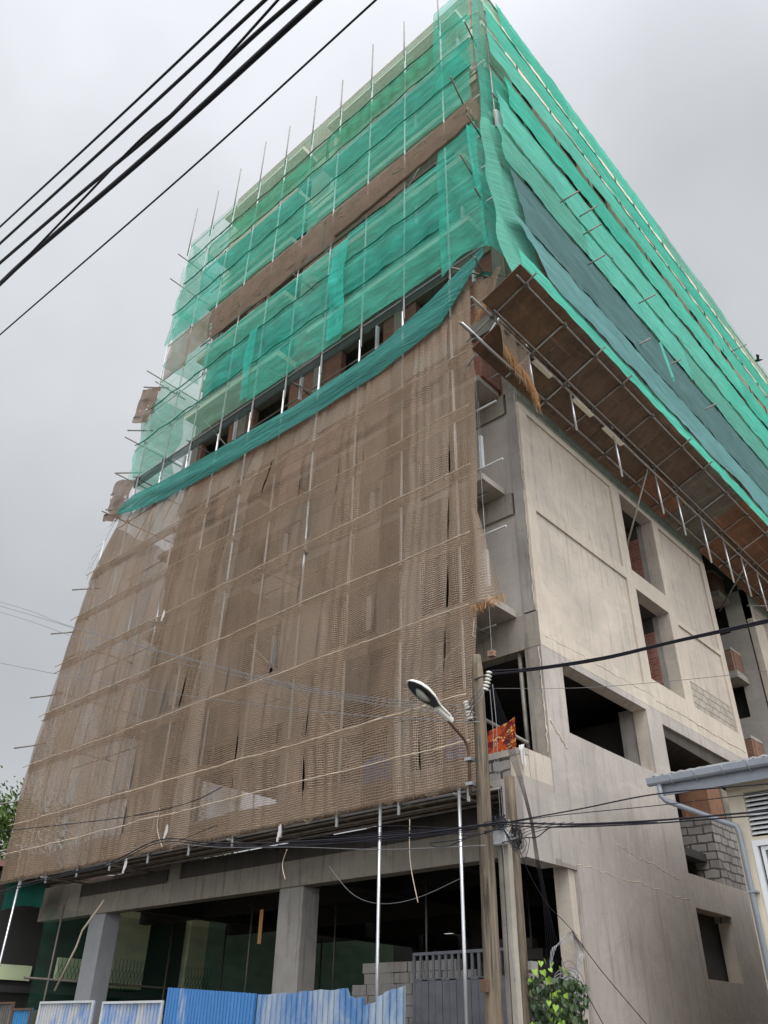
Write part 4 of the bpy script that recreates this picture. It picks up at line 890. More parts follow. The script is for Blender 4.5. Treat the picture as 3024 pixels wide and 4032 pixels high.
# ------------------------------------------------------------------ white hanging strips (aluminium gauge pieces)
strips = [(-12.2, 13.71, 12.8), (-12.2, 10.64, 9.75), (-15.6, 13.8, 12.86), (-15.67, 10.62, 9.7), (-8.7, 10.61, 9.72), (-8.66, 13.76, 12.79), (-20.2, 10.67, 9.72), (-20.2, 7.6, 6.7), (-12.2, 19.9, 18.9), (-15.6, 19.9, 18.9), (-19.0, 20.0, 19.0), (-22.0, 19.8, 18.9), (-8.55, 19.6, 19.1), (-10.6, 24.3, 23.4), (-14.0, 22.0, 21.2), (-8.8, 22.6, 21.7), (-10.6, 29.5, 28.7), (-8.6, 32.2, 31.6)]
for i, (x, za, zb) in enumerate(strips):
    T = thing('hanging_strip', (x, 12.72, zb), 'white metal strip hanging on a string at x', 'gauge strip', 'white strips hanging on the front')
    lv = 'behind the hessian' if za < 17 else ('in the exposed brick storey' if za < 20.5 else 'behind the green net')
    px = 'far left' if x < -19.5 else ('left of centre' if x < -15 else ('right of centre' if x < -11 else 'near the corner'))
    T['label'] = 'white strip %s, %s, %s' % (lv, px, {13: 'upper one', 10: 'lower one', 7: 'lowest one', 19: 'shorter one' if za < 19.7 else 'lone one', 20: 'longer one'}.get(int(za), {24: 'just below the brown band', 22: 'two lifts below the brown band', 29: 'above the brown band', 32: 'near the roof'}.get(int(za), 'single')))
    mb = MB(); mb.box(x - .035, x + .035, 12.6, 12.63, zb, za); mb.box(x + .025, x + .036, 12.63, 12.70, zb, za); mb.build('strip', M['tin'], T)
    mb = MB(); mb.tube((x, 12.65, za - .02), (x, 12.65, za + 1.1), .005, 4); mb.build('string', M['wire'], T)
# brick on a string by the corner
T = thing('plumb_brick', (-8.26, 12.0, 7.8), 'broken brick hanging on a string above the street corner balcony', 'brick')
mb = MB(); mb.box(-8.33, -8.2, 11.95, 12.05, 7.78, 7.9, .01); mb.build('brick_lump', M['brick_orange'], T)
mb = MB(); mb.tube((-8.26, 12.0, 7.9), (-8.26, 12.0, 15.2), .005, 4); mb.build('string', M['wire'], T)
mb = MB(); mb.path([(-8.6, 11.95, 8.7), (-8.58, 11.9, 8.5), (-8.62, 11.9, 8.3), (-8.56, 11.9, 8.25)], .008, 4); tag(mb.build('twine_end', M['rope']), 'loose twine end under the frayed hessian corner', 'twine')

# ------------------------------------------------------------------ things on the first floor balcony
def bl(a, b):
    x = -9.75 + 1.38 * a; z = 6.10 + (.30 + .45 * a) * b; return Vector((x, 12.75 + .05 * math.sin(a * 9) + .03 * b, z)), (a * 1.6, b * .75)
cloth('patterned_blanket', M['blanket'], bl, 30, 10, label='red and orange patterned blanket hung to dry on the corner balcony', cat='blanket')
def wc(a, b):
    x = -8.08 + .13 * a * (1 - .35 * b) + .06 * b; yy = 12.43 - .05 * min(1, b * 4); z = 6.15 - .42 * b * (.75 + .25 * math.sin(a * 2.4)); return Vector((x, yy + .012 * math.sin(a * 11 + b * 3), z)), (a, b)
cloth('white_rag', M['white_cloth'], wc, 14, 12, label='white rag draped over the end of the balcony parapet', cat='cloth')
mb = MB(); mb.path([(-8.60, 13.5, 8.5), (-8.58, 13.5, 7), (-8.56, 13.5, 6.2)], .045, 10); tag(mb.build('vertical_pipe', M['steel_old'], smooth=True), 'upright grey pipe beside the corner column of the balcony', 'pipe')
mb = MB(); mb.tube((-9.5, 13.2, 7.2), (-8.38, 13.2, 6.43), .04, 10); tag(mb.build('slanting_pipe', M['steel_old'], smooth=True), 'slanting pipe above the patterned blanket', 'pipe')
def bt(x0, x1, z0, z1, lab, s_):
    def fn(a, b): return Vector((x0 + (x1 - x0) * a, 12.38 + .06 * nz1(a * 5, b * 5, s_), z0 + (z1 - z0) * b * (.8 + .2 * math.sin(a * 3)))), (a, b)
    cloth('blue_tarpaulin', M['blue_tarp'], fn, 12, 8, label=lab, cat='tarpaulin')
bt(-9.75, -9.2, 6.15, 6.6, 'small blue plastic sheet behind the hessian near the lamp', 1)
bt(-12.0, -11.2, 5.95, 6.6, 'larger blue plastic sheet behind the hessian left of the lamp', 2)

# ------------------------------------------------------------------ poles, lamp, insulators
def ins(root, p, q, n=6):
    mb = MB(); mb.path([p, q], .028, 8); root = mb.build('insulator_stack', M['ceramic_d'], root, True)
    p = Vector(p); q = Vector(q); d = (q - p) / n
    for i in range(n):
        c_ = p + d * (i + .5); mb = MB(); mb.path([c_ - d * .34, c_ - d * .1, c_ + d * .1, c_ + d * .34], [.038, .058, .058, .038], 12); mb.build('insulator', M['ceramic'], root, True)
T = thing('utility_pole', (-7.88, 11.0, 0), 'tall weathered wooden pole with white insulators near its top', 'utility pole')
mb = MB(); n = 24; mb.path([(-7.90 + .012 * nz1(i * .3), 11.0, 7.38 * i / n) for i in range(n + 1)], [(.142 - .042 * i / n) for i in range(n)] + [.07], 16); mb.build('pole_shaft', M['wood'], T, True)
ins(T, (-7.54, 10.86, 6.95), (-7.66, 10.86, 6.62), 6)
ins(T, (-8.10, 10.88, 6.54), (-8.04, 10.88, 6.38), 3); ins(T, (-8.04, 10.86, 6.35), (-7.99, 10.86, 6.18), 3)
mb = MB(); mb.tube((-7.9, 10.9, 6.9), (-7.6, 10.86, 6.9), .018); mb.build('bracket', M['coupler'], T, True)
mb = MB(); mb.tube((-8.02, 10.87, 6.6), (-7.97, 10.87, 6.15), .012); mb.build('bracket', M['coupler'], T, True)
for k, (z, an) in enumerate(((6.75, .2), (6.6, -.3), (6.45, .4))):
    mb = MB(); mb.path([(-8.03, 10.84, 6.5 - .1 * k), (-7.95, 10.78, 6.42 - .1 * k), (-7.86, 10.8, 6.6 - .1 * k), (-7.78, 10.78, 6.55 - .08 * k), (-7.7, 10.82, 6.7 - .1 * k), (-7.62, 10.84, 6.75)], .009, 5); mb.build('jumper_wire', M['wire'], T, True)
mb = MB(); mb.box(-7.96, -7.86, 10.77, 10.85, 2.2, 2.36); mb.build('fuse_box', M['rust'], T)
L = thing('street_lamp', (-8.05, 11.0, 4.9), 'curved arm street lamp with a dirty white cobra head on the wooden pole', 'street lamp')
mb = MB(); pts = [(-8.06, 10.86, 4.95), (-8.06, 10.86, 5.64), (-8.06, 10.83, 5.76), (-8.06, 10.74, 5.85), (-8.06, 10.43, 6.0), (-8.06, 10.12, 6.16)]
mb.path(pts, .028, 10); mb.build('lamp_arm', M['rust'], L, True)
for z in (5.1, 5.5):
    mb = MB(); mb.box(-8.11, -7.98, 10.8, 10.95, z, z + .05); mb.build('arm_clamp', M['steel'], L)
# head: neck box + oval shell pointing towards the street (-y) and rising
H0 = Vector((-8.06, 10.36, 6.10)); H1 = Vector((-8.06, 9.33, 6.45)); ax = (H1 - H0); Lh = ax.length; ax.normalize(); sx = Vector((1, 0, 0)); up = sx.cross(ax).normalized()
if up.z < 0: up = -up
prof = [(0, .055, .05), (.06, .065, .055), (.28, .075, .06), (.38, .10, .075), (.52, .15, .10), (.70, .165, .105), (.85, .14, .08), (.95, .08, .045), (1.0, .02, .01)]
def shell(low, name, mat, sc=1., drop=0.):
    mb = MB(); n = 12
    for i, (t, wd, h) in enumerate(prof):
        c_ = H0 + ax * (Lh * t)
        for k in range(n + 1):
            an = math.pi * k / n; hh = (-h * low) if low else h * 1.15
            mb.v.append(tuple(c_ + sx * (wd * sc * math.cos(an)) + up * (hh * math.sin(an) * sc - drop)))
    for i in range(len(prof) - 1):
        for k in range(n):
            a = i * (n + 1) + k; mb.face((a, a + 1, a + n + 2, a + n + 1))
    return mb.build(name, mat, L, True)
LH = shell(0, 'lamp_head', M['lamp_shell'])
mb = MB(); n = 12
rim = [H0 + ax * (Lh * t) + sx * (wd * .97 * sg) for sg in (1, -1) for (t, wd, h) in (prof[2:] if sg == 1 else prof[2:][::-1])]
i0 = len(mb.v); mb.v += [tuple(p + up * .004) for p in rim]; mb.face(list(range(i0, i0 + len(rim)))); mb.build('lamp_hollow_shade', M['lamp_dark'], LH)  # flat dark face paints in the shade of the open hollow head
mb = MB(); b_ = H0 + ax * (Lh * .62); mb.path([b_ - ax * .13 - up * .02, b_ - up * .05, b_ + ax * .12 - up * .045, b_ + ax * .2 - up * .02], [.03, .055, .06, .02], 10); mb.build('lamp_bulb', M['lamp_glass'], LH, True)
mb = MB(); rim2 = [H0 + ax * (Lh * t) + sx * (wd * sg) - up * .01 for sg in (1, -1) for (t, wd, h) in (prof[1:] if sg == 1 else prof[1:][::-1])]
mb.path(rim2 + [rim2[0]], .012, 6); mb.build('lamp_rim', M['lamp_shell'], LH, True)
mb = MB(); b0 = H0 - up * .06; mb.path([H0 - up * .02 - ax * .05, H0 + ax * .33 - up * .02], .062, 8); mb.build('gear_box', M['lamp_shell'], L)
# second wooden pole and concrete pole
T = thing('timber_post', (-7.9, 11.8, 0), 'brown timber post reaching up to the balcony slab', 'post')
mb = MB(); mb.path([(-7.92, 11.8, 5.42 * i / 12) for i in range(13)], [.10 - .012 * i / 12 for i in range(13)], 12); mb.build('post_shaft', M['wood'], T, True)
T = thing('concrete_pole', (-7.74, 11.3, 0), 'narrow grooved concrete pole carrying the grey cable box', 'utility pole')
mb = MB(); mb.box(-7.85, -7.78, 11.24, 11.36, 0, 4.6, .004); mb.build('pole_flange', M['raw'], T)
mb = MB(); mb.box(-7.778, -7.755, 11.27, 11.34, 0, 4.58); mb.build('pole_web', M['raw_dark'], T)
mb = MB(); mb.box(-7.753, -7.66, 11.24, 11.36, 0, 4.6, .004); mb.build('pole_flange', M['pole_conc'], T)
T = thing('cable_box', (-7.72, 11.15, 4.2), 'ribbed light grey cable box on the concrete pole', 'junction box')
mb = MB(); mb.box(-7.86, -7.60, 11.12, 11.2, 4.2, 4.44); mb.build('box_body', M['box'], T)
mb = MB()
for k in range(11): x = -7.85 + .024 * k; mb.box(x, x + .010, 11.095, 11.119, 4.21, 4.43)
mb.build('box_ribs', M['box'], T)
mb = MB(); mb.box(-7.9, -7.861, 11.14, 11.18, 4.36, 4.39); mb.box(-7.599, -7.5, 11.13, 11.19, 4.30, 4.34); mb.box(-7.599, -7.42, 11.13, 11.19, 4.24, 4.27); mb.build('cable_glands', M['steel'], T)

# ------------------------------------------------------------------ cables
def cat_path(pts, sag=0., n=30):
    out = []; P_ = [Vector(p) for p in pts]
    if len(P_) == 2:
        for i in range(n + 1):
            t = i / n; p = P_[0].lerp(P_[1], t); p.z -= sag * 4 * t * (1 - t); out.append(p)
        return out
    for k in range(len(P_) - 1):      # Catmull-Rom
        p0 = P_[max(k - 1, 0)]; p1 = P_[k]; p2 = P_[k + 1]; p3 = P_[min(k + 2, len(P_) - 1)]
        for i in range(8):
            t = i / 8; out.append(.5 * ((2 * p1) + (p2 - p0) * t + (2 * p0 - 5 * p1 + 4 * p2 - p3) * t * t + (3 * p1 - p0 - 3 * p2 + p3) * t ** 3))
    out.append(P_[-1]); return out
def cable(pts, r, label, mat='cable', sag=0., cat='cable', group=None, name='cable', n=6):
    mb = MB(); mb.path(cat_path(pts, sag), r, n); return tag(mb.build(name, M[mat], smooth=True), label, cat, group)
def px(y, *pts): return [at(a, b, 1, y) for a, b in pts]
def ext(p, t=1.0):     # prolong both ends straight
    p = [Vector(q) for q in p]; return [p[0] + (p[0] - p[1]) * t] + p + [p[-1] + (p[-1] - p[-2]) * t]
SK = 'overhead cables crossing the sky'
cable(ext(px(1.5, (0, 490), (260, 250), (527, -3))), .012, 'highest thin black cable in the sky at upper left', group=SK)
cable(ext(px(1.5, (0, 526), (290, 262), (576, -3))), .015, 'second black cable from the top in the sky', group=SK)
cable(ext(px(1.5, (0, 568), (180, 413), (330, 287), (430, 190), (540, 85), (640, -3))), .017, 'thick black cable with a thinner one twisting across it', group=SK)
cable(ext(px(1.45, (58, 556), (170, 440), (300, 305), (400, 222), (500, 112), (603, -3))), .010, 'thin black cable wandering between two thick sky cables', group=SK)
cable(ext(px(1.5, (0, 613), (70, 548), (330, 325), (690, -3))), .022, 'thickest lowest black cable of the sky bundle', group=SK)
cable(ext(px(1.5, (0, 723), (400, 375), (815, -3))), .0065, 'single thin black wire crossing the sky below the bundle', group=SK)
LW = 'grey wires from the pole to the left'
for k, (q, lab) in enumerate(((((-300, 1220), (0, 1300), (150, 1352), (420, 1425), (700, 1492), (1022, 1528)), 'upper grey wire from the insulators to the left'), (((-300, 1226), (0, 1309), (190, 1366), (440, 1433), (700, 1496), (1026, 1540)), 'grey wire just under the upper one to the left'), (((-300, 1240), (0, 1322), (190, 1385), (500, 1457), (760, 1512), (1030, 1550)), 'third grey wire from the insulators to the left'), (((-300, 1370), (0, 1432), (273, 1483), (545, 1521), (800, 1547), (1036, 1560)), 'lowest grey wire with a small thread on it'))):
    cable(px(10.86, *q), .0085, lab, 'wire', group=LW, name='wire')
# right going
cable(px(10.86, (1062, 1456), (1150, 1447), (1300, 1424), (1460, 1386), (1659, 1343), (1900, 1285)), .020, 'thick twisted black service cable going right from the pole top')
cable(px(10.84, (1062, 1449), (1150, 1443), (1300, 1420), (1460, 1383), (1659, 1338), (1900, 1281)), .012, 'second strand of the twisted service cable going right')
cable(px(10.86, (1064, 1487), (1250, 1486), (1450, 1471), (1659, 1449), (1900, 1420)), .004, 'thin pale wire going right from the pole', 'wire', name='wire')
TG = 'telephone cables at the junction box'
q = [(((-200, 2010), (0, 1927), (120, 1893), (235, 1864), (345, 1814), (450, 1820), (580, 1821), (829, 1806), (950, 1795), (1090, 1774)), .014, 'thick telephone cable sagging under the hessian hem'),
     (((-200, 2018), (0, 1932), (140, 1892), (240, 1868), (345, 1820), (460, 1826), (620, 1828), (800, 1815), (940, 1797), (1090, 1779)), .010, 'second telephone cable under the hessian hem'),
     (((345, 1817), (470, 1830), (640, 1830), (829, 1835), (1050, 1826)), .007, 'straight pale telephone wire in front of the beam'),
     (((150, 1888), (300, 1850), (450, 1790), (470, 1785)), .007, 'short telephone wire rising to the hessian hem'),
     (((-200, 1822), (0, 1796), (150, 1780), (295, 1761), (410, 1733), (480, 1700)), .011, 'dark twisted cable in front of the lower left hessian'),
     (((600, 1826), (750, 1820), (880, 1812), (980, 1795), (1015, 1805), (960, 1830), (930, 1822), (1000, 1812), (1080, 1790)), .008, 'looping black cable end left of the wooden pole')]
for pts_, r_, lab in q: cable(px(10.7, *pts_), r_, lab, 'wire' if 'pale' in lab else 'cable', group=TG)
q = [(((1085, 1778), (1250, 1748), (1420, 1715), (1659, 1693), (1900, 1670)), .010, 'upper dark cable from the junction box to the right'), (((1085, 1780), (1200, 1762), (1420, 1740), (1659, 1712), (1900, 1690)), .006, 'thin cable under the upper one to the right'),
     (((1085, 1776), (1160, 1779), (1250, 1780), (1420, 1772), (1659, 1752), (1900, 1735)), .013, 'thick lower cable from the junction box to the right'), (((1085, 1780), (1150, 1786), (1250, 1786), (1420, 1778), (1659, 1760), (1900, 1745)), .010, 'lowest cable from the junction box to the right'),
     (((1085, 1820), (1130, 1810), (1160, 1808), (1185, 1790), (1215, 1785), (1420, 1776)), .008, 'curling cable joining the lines right of the box')]
for pts_, r_, lab in q: cable(px(11.05, *pts_), r_, lab, group=TG)
rc = random.Random(21)
for k in range(9):
    ya, yb = 1800 + rc.uniform(-14, 14), 1778 + rc.uniform(-10, 14); xa = rc.choice((600, 700, 760, 829))
    cable(px(10.9, (xa, ya + 14), ((xa + 1060) / 2 + rc.uniform(-60, 60), (ya + yb) / 2 + rc.uniform(0, 22)), (1010 + rc.uniform(-20, 20), yb + rc.uniform(0, 26)), (1080 + rc.uniform(-8, 8), yb)), rc.uniform(.003, .006), ['thin','second thin','third thin','fourth thin','fifth thin','sixth thin','seventh thin','eighth thin','last thin'][k] + ' cable of the loose bunch left of the junction box', group='loose thin cables left of the box')
for k in range(5):
    cable(px(11.0, (1075, 1770), (1095 + 8 * k, 1800 + 14 * k), (1120 + 6 * k, 1840 - 6 * k), (1105 + 9 * k, 1790 + 3 * k), (1160 + 20 * k, 1776)), .0045, ['smallest','second','third','fourth','widest'][k] + ' cable loop hanging right of the grey box', group='cable loops at the grey box')
# drooping wires from pole top down to the corner tangle
for k in range(6):
    o_ = k * 6
    cable([at(1052 + k * 3, 1470 + k * 3, 1, 10.85)] + [at(a + o_ * f, b, 1, 11.2 + .25 * j) for j, (a, b, f) in enumerate(((1078, 1560, .55), (1104, 1640, .45), (1128, 1710, .25), (1146, 1780, .2), (1156, 1850, .25), (1172, 1940, .3), (1180 + 3 * k, 2040, .3), (1190 + 5 * k, 2120, .5)))], .0042, ['first', 'second', 'third', 'fourth', 'fifth', 'last'][k] + ' drop wire from the left running from pole top to the corner tangle', group='drop wires by the corner')
cable([at(1064, 1478, 1, 10.8), at(1072, 1560, 1, 10.85), at(1075, 1640, 1, 10.9), at(1083, 1720, 1, 11.0), at(1088, 1790, 1, 11.1)], .006, 'pale wire hanging down the right side of the wooden pole', 'wire', name='wire')
cable([at(1058, 1490, 1, 10.8), at(1064, 1560, 1, 10.85), at(1068, 1640, 1, 10.9), at(1078, 1720, 1, 11.0), at(1082, 1790, 1, 11.1), at(1093, 1900, 1, 11.1), at(1100, 2020, 1, 11.1), at(1112, 2120, 1, 11.1)], .006, 'long pale wire hanging beside the concrete pole', 'wire', name='wire')
cable([at(1110, 1800, 1, 11.2), at(1140, 1880, 1, 11.6), at(1180, 1950, 1, 12.2), at(1218, 1990, 1, 12.6), at(1247, 2022, 0, -7.95)], .006, 'guy wire from the junction box to the corner', group='guy wires')
cable([at(1236, 2012, 0, -7.95), at(1300, 2098, 0, -7.8), at(1400, 2216, 0, -7.6)], .007, 'guy wire slanting down right across the plastered wall', group='guy wires')
cable([at(1250, 2110, 0, -7.93), at(1280, 2170, 0, -7.85), at(1310, 2225, 0, -7.8)], .007, 'short guy wire low on the plastered wall', group='guy wires')
# cable tangle at the corner
mb = MB()
for k in range(16):
    c0 = at(1228 + random.uniform(-12, 12), 2150 + random.uniform(-30, 30), 1, 12.6); rx = random.uniform(.08, .2); rz = random.uniform(.18, .34)
    pts = [(c0.x + rx * math.cos(t / 9 * 6.28 + k), c0.y + .1 * math.sin(t + k), c0.z + rz * math.sin(t / 9 * 6.28 + k)) for t in range(10)]
    mb.path(cat_path(pts), .006, 4)
for k in range(10):
    mb.path(cat_path([at(1236, 2015, 0, -7.97), at(1245 + k * 2, 2060, 0, -7.95), at(1248 - k * 1.5 + 8 * math.sin(k), 2110, 0, -7.9), at(1240 + 8 * math.sin(k * 2), 2180, 0, -7.85), at(1225, 2225, 0, -7.8)]), .005, 4)
for k in range(5):
    mb.path(cat_path([at(1236, 2012, 0, -7.97), at(1222, 2020 + k * 4, 1, 13.2), at(1200 - k * 2, 2050, 1, 13.0), at(1188, 2100, 1, 12.9)]), .005, 4)
tag(mb.build('cable_tangle', M['wire']), 'grey tangle of coiled cables on the wall corner behind the vine', 'cable tangle')
mb = MB()
for k in range(14):
    c0 = Vector((-7.45 + random.uniform(-.05, .05), 11.2, 4.3 + random.uniform(-.08, .06))); rx = random.uniform(.06, .13); rz = random.uniform(.08, .2)
    mb.path(cat_path([(c0.x + rx * math.cos(t * .8 + k), c0.y - .03 * math.sin(t + k), c0.z + rz * math.sin(t * .8 + k)) for t in range(9)]), .006, 4)
for k in range(16):
    mb.path(cat_path([at(1082 + random.uniform(-6, 6), 1778 + random.uniform(-8, 8), 1, 11.1) + Vector((random.uniform(-.12, .12), random.uniform(-.08, .08), random.uniform(-.1, .1))) for _ in range(5)]), .006, 4)
tag(mb.build('cable_tangle', M['cable']), 'black tangle of coiled cables right of the grey box', 'cable tangle')
for k, (a, b, lab) in enumerate((((620, 1835), (616, 1900), 'short twine hanging below the deck left of the middle column'), ((885, 1770), (903, 1950), 'long limp twine hanging between the two bright poles'), ((345, 1745), (350, 1830), 'thick twine hanging over the lower hessian'))):
    cable([at(a[0], a[1], 1, 11.7), at((a[0] + b[0]) / 2 - 8, (a[1] + b[1]) / 2, 1, 11.75), at(b[0], b[1], 1, 11.7)], .009, lab, 'rope', cat='twine', name='twine')
cable([at(710, 1870, 1, 12.2), at(760, 1930, 1, 12.3), at(820, 1952, 1, 12.3), at(900, 1940, 1, 12.4), at(1000, 1895, 1, 12.6)], .006, 'thin wire looping under the beam between the columns', 'wire', name='wire')
# scraps caught on the hem
for (a, b, lab) in ((270, 1858, 'white rag strip dangling from the hem at the left'), (358, 1785, 'small white plastic scrap on the hem over the middle'), (601, 1785, 'tiny white bag tied under the hem'), (352, 1322, 'small white scrap stuck on the hessian')):
    p0 = at(a, b, 1, 11.72)
    def fn(u, v, p0=p0): return p0 + Vector((.10 * u * (1 - .6 * v), .03 * math.sin(u * 6 + v * 4), -.32 * v + .03 * u)), (u, v)
    cloth('plastic_scrap', M['white_cloth'], fn, 5, 8, label=lab, cat='scrap')

# ------------------------------------------------------------------ fence panels, gate
def corr(x0, x1, z1a, z1b, y, mat, label, pitch=.11, framed=False, depth=.05, ragged=0., name='corrugated_sheet', group='metal fence sheets along the pavement', notch=None):
    T = thing(name, ((x0 + x1) / 2, y, 0), label, 'fence sheet', group)
    mb = MB(); n = int((x1 - x0) / pitch)
    prof_ = []
    for i in range(n + 1):
        x = x0 + i * pitch
        for dx, dy in ((0, 0), (.30, -.006), (.74, 0), (.80, depth), (.92, depth), (.98, 0)):
            if x + dx * pitch <= x1: prof_.append((x + dx * pitch, y + dy))
    for (x, yy) in prof_:
        t = (x - x0) / (x1 - x0); zt_ = z1a + (z1b - z1a) * t + ragged * nz1(x * 3, 5) + .008 * nz1(x * 14)
        if notch and notch[0] < x < notch[1]: zt_ -= notch[2] * (.6 + .5 * nz1(x * 9))
        for z in (.16, .9, 1.7, zt_): mb.v.append((x + .01 * nz1(x, z), yy + .03 * nz1(x * 1.2, z * .8, 1), z))
    for i in range(len(prof_) - 1):
        for k in range(3): a = i * 4 + k; mb.face((a, a + 4, a + 5, a + 1))
    mb.build('ribbed_sheet', mat, T)
    if framed:
        mb = MB(); mb.box(x0 - .04, x1 + .04, y - .045, y + .0, z1a - .01, z1a + .035); mb.box(x0 - .04, x0, y - .045, y - .005, .15, z1a - .012); mb.box(x1, x1 + .04, y - .045, y - .005, .15, z1a - .012); mb.box(x0 + .002, x1 - .002, y - .045, y - .025, 1.0, 1.04)
        mb.build('sheet_frame', M['tin'] if framed == 1 else M['rust'], T)
    return T
corr(-24.6, -22.85, 2.22, 2.24, 11.3, M['sheet_grey'], 'dark grey ribbed fence sheet at the far left', .13, 2)
corr(-22.75, -21.9, 2.08, 2.12, 11.3, M['blue_torn'], 'weathered turquoise blue ribbed sheet in a rusty frame', .12, 2)
corr(-21.45, -19.12, 2.21, 2.23, 11.3, M['blue_white'], 'whitish to blue ribbed sheet in a pale frame below the smooth column', .13, 1)
corr(-18.65, -16.45, 2.18, 2.2, 11.3, M['blue_white'], 'pale blue streaked sheet in a white frame beside the bright blue sheet', .13, 1)
corr(-16.3, -13.5, 2.44, 2.29, 11.28, M['blue'], 'bright clean blue ribbed fence sheet', .10)
corr(-13.46, -10.75, 2.27, 2.34, 11.31, M['blue_fade'], 'faded blue dented fence sheet below the middle column', .135, ragged=.03, notch=(-11.1, -10.75, .22))
corr(-10.72, -9.78, 2.12, 2.36, 11.27, M['blue_fade'], 'faded blue fence sheet with a torn rusty corner beside the grey gate', .15, ragged=.05, notch=(-10.72, -10.45, .1))
T = thing('metal_gate', (-10.4, 13.1, 0), 'dark grey metal gate with vertical bars along its top', 'gate')
gy = 13.05
mb = MB(); mb.box(-11.16, -9.0, gy - .02, gy + .02, 2.93, 2.98); mb.box(-11.16, -11.11, gy - .02, gy + .02, .14, 2.928); mb.box(-11.1, -9.0, gy - .018, gy + .018, 2.52, 2.56); mb.build('gate_frame', M['gate'], T)
for k in range(14):
    x = -11.0 + .148 * k
    mb = MB(); mb.box(x, x + .05, gy - .015, gy + .015, 2.562, 2.928); mb.build('gate_bar', M['gate'], T)
for k in range(13):
    x = -11.105 + .16 * k
    mb = MB(); mb.box(x, x + .15, gy - .012 - .006 * (k % 2), gy + .012, .14, 2.54); mb.build('gate_board', M['gate'], T)
# block stack behind the fence and gate
mb = MB(); rb = random.Random(5)
T = thing('block_stack', (-12.5, 14.6, 0), 'rough stack of grey concrete blocks behind the blue fence', 'block wall')
for r_ in range(15):
    z = .2 * r_; x0_ = -14.45 + (.0 if r_ < 11 else .15 * (r_ - 10)); nb = 8 if r_ < 13 else 7 - (r_ - 13)
    mb = MB()
    for c_ in range(nb): xx = x0_ + .43 * c_ + .2 * (r_ % 2); mb.box(xx, xx + .41, 14.5 + .02 * rb.random(), 14.7, z, z + .19, .005)
    mb.build('block_row', M['column'] if r_ > 8 else M['raw'], T)
T = thing('block_stack', (-11.0, 15.5, 0), 'dim stepped block wall inside behind the grey gate', 'block wall')
for r_ in range(17):
    z = .2 * r_; mb = MB()
    for c_ in range(max(1, 6 - max(0, r_ - 12) * 1)): xx = -11.9 + .45 * c_; mb.box(xx + (.45 * max(0, r_ - 12) * .5), xx + .43 + (.45 * max(0, r_ - 12) * .5), 15.5, 15.7, z, z + .19)
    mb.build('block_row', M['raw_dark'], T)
def ct(a, b):
    z = 0.2 + 2.45 * b; wd = .16 * (1 - b) + .01; return Vector((-8.20 + wd * (a - .5) * 2, 12.0 + .05 * math.sin(a * 8 + z), z)), (a, z)
cloth('turquoise_tarpaulin', M['cyan_tarp'], ct, 8, 20, label='turquoise plastic sheet hanging between the two wooden poles', cat='tarpaulin')
for k, (x, y) in enumerate(((-19.6, 16.0), (-17.9, 17.6), (-13.2, 15.9), (-11.9, 18.2), (-20.9, 18.9))):
    T = thing('steel_prop', (x, y, 0), 'steel prop holding up the ground floor ceiling, ' + ['left of the middle column and nearest', 'behind the bright blue sheet', 'right of the middle column', 'deep inside behind the gate', 'farthest left and deepest'][k], 'prop', 'steel props on the ground floor')
    mb = MB(); mb.tube((x, y, 0), (x, y, 2.6), .035); mb.build('outer_tube', M['rust'], T, True)
    mb = MB(); mb.tube((x, y, 2.6), (x, y, 4.72), .025); mb.build('inner_tube', M['steel_old'], T, True)
    mb = MB(); mb.box(x - .09, x + .09, y - .09, y + .09, 4.721, 4.745); mb.build('head_plate', M['rust'], T)
mb = MB(); mb.box(-8.35, -8.15, 12.4, 12.6, 0, 2.7, .01); tag(mb.build('block_pier', M['block']), 'small block pier behind the turquoise sheet', 'pier')
mb = MB(); mb.box(-7.95, -7.75, 12.3, 12.5, 0, 2.42, .01); tag(mb.build('white_pier', M['plaster_grey']), 'peeling white gate pier behind the vine', 'pier')

# ------------------------------------------------------------------ vine with heart shaped leaves
def leafm(mb, c, s_, nrm, upv, k=0):
    nrm = nrm.normalized(); upv = (upv - nrm * upv.dot(nrm)).normalized(); sd_ = nrm.cross(upv)
    heart = [(0, -.15), (.28, .08), (.5, -.05), (.55, -.35), (.36, -.72), (.12, -1.0), (0, -1.25)]
    i0 = len(mb.v)
    for (x, y_) in heart: mb.v.append(tuple(c + sd_ * (x * s_) + upv * (y_ * s_) + nrm * (.12 * s_ * abs(x) * 2)))
    for (x, y_) in heart[1:-1]: mb.v.append(tuple(c - sd_ * (x * s_) + upv * (y_ * s_) + nrm * (.12 * s_ * abs(x) * 2)))
    mb.face([i0 + j for j in range(7)]); mb.face([i0, i0 + 6] + [i0 + 11 - j for j in range(5)])
V = thing('climbing_vine', (-7.6, 12.0, 0), 'leafy vine with heart shaped green leaves at the foot of the wall corner', 'plant')
rv = random.Random(2)
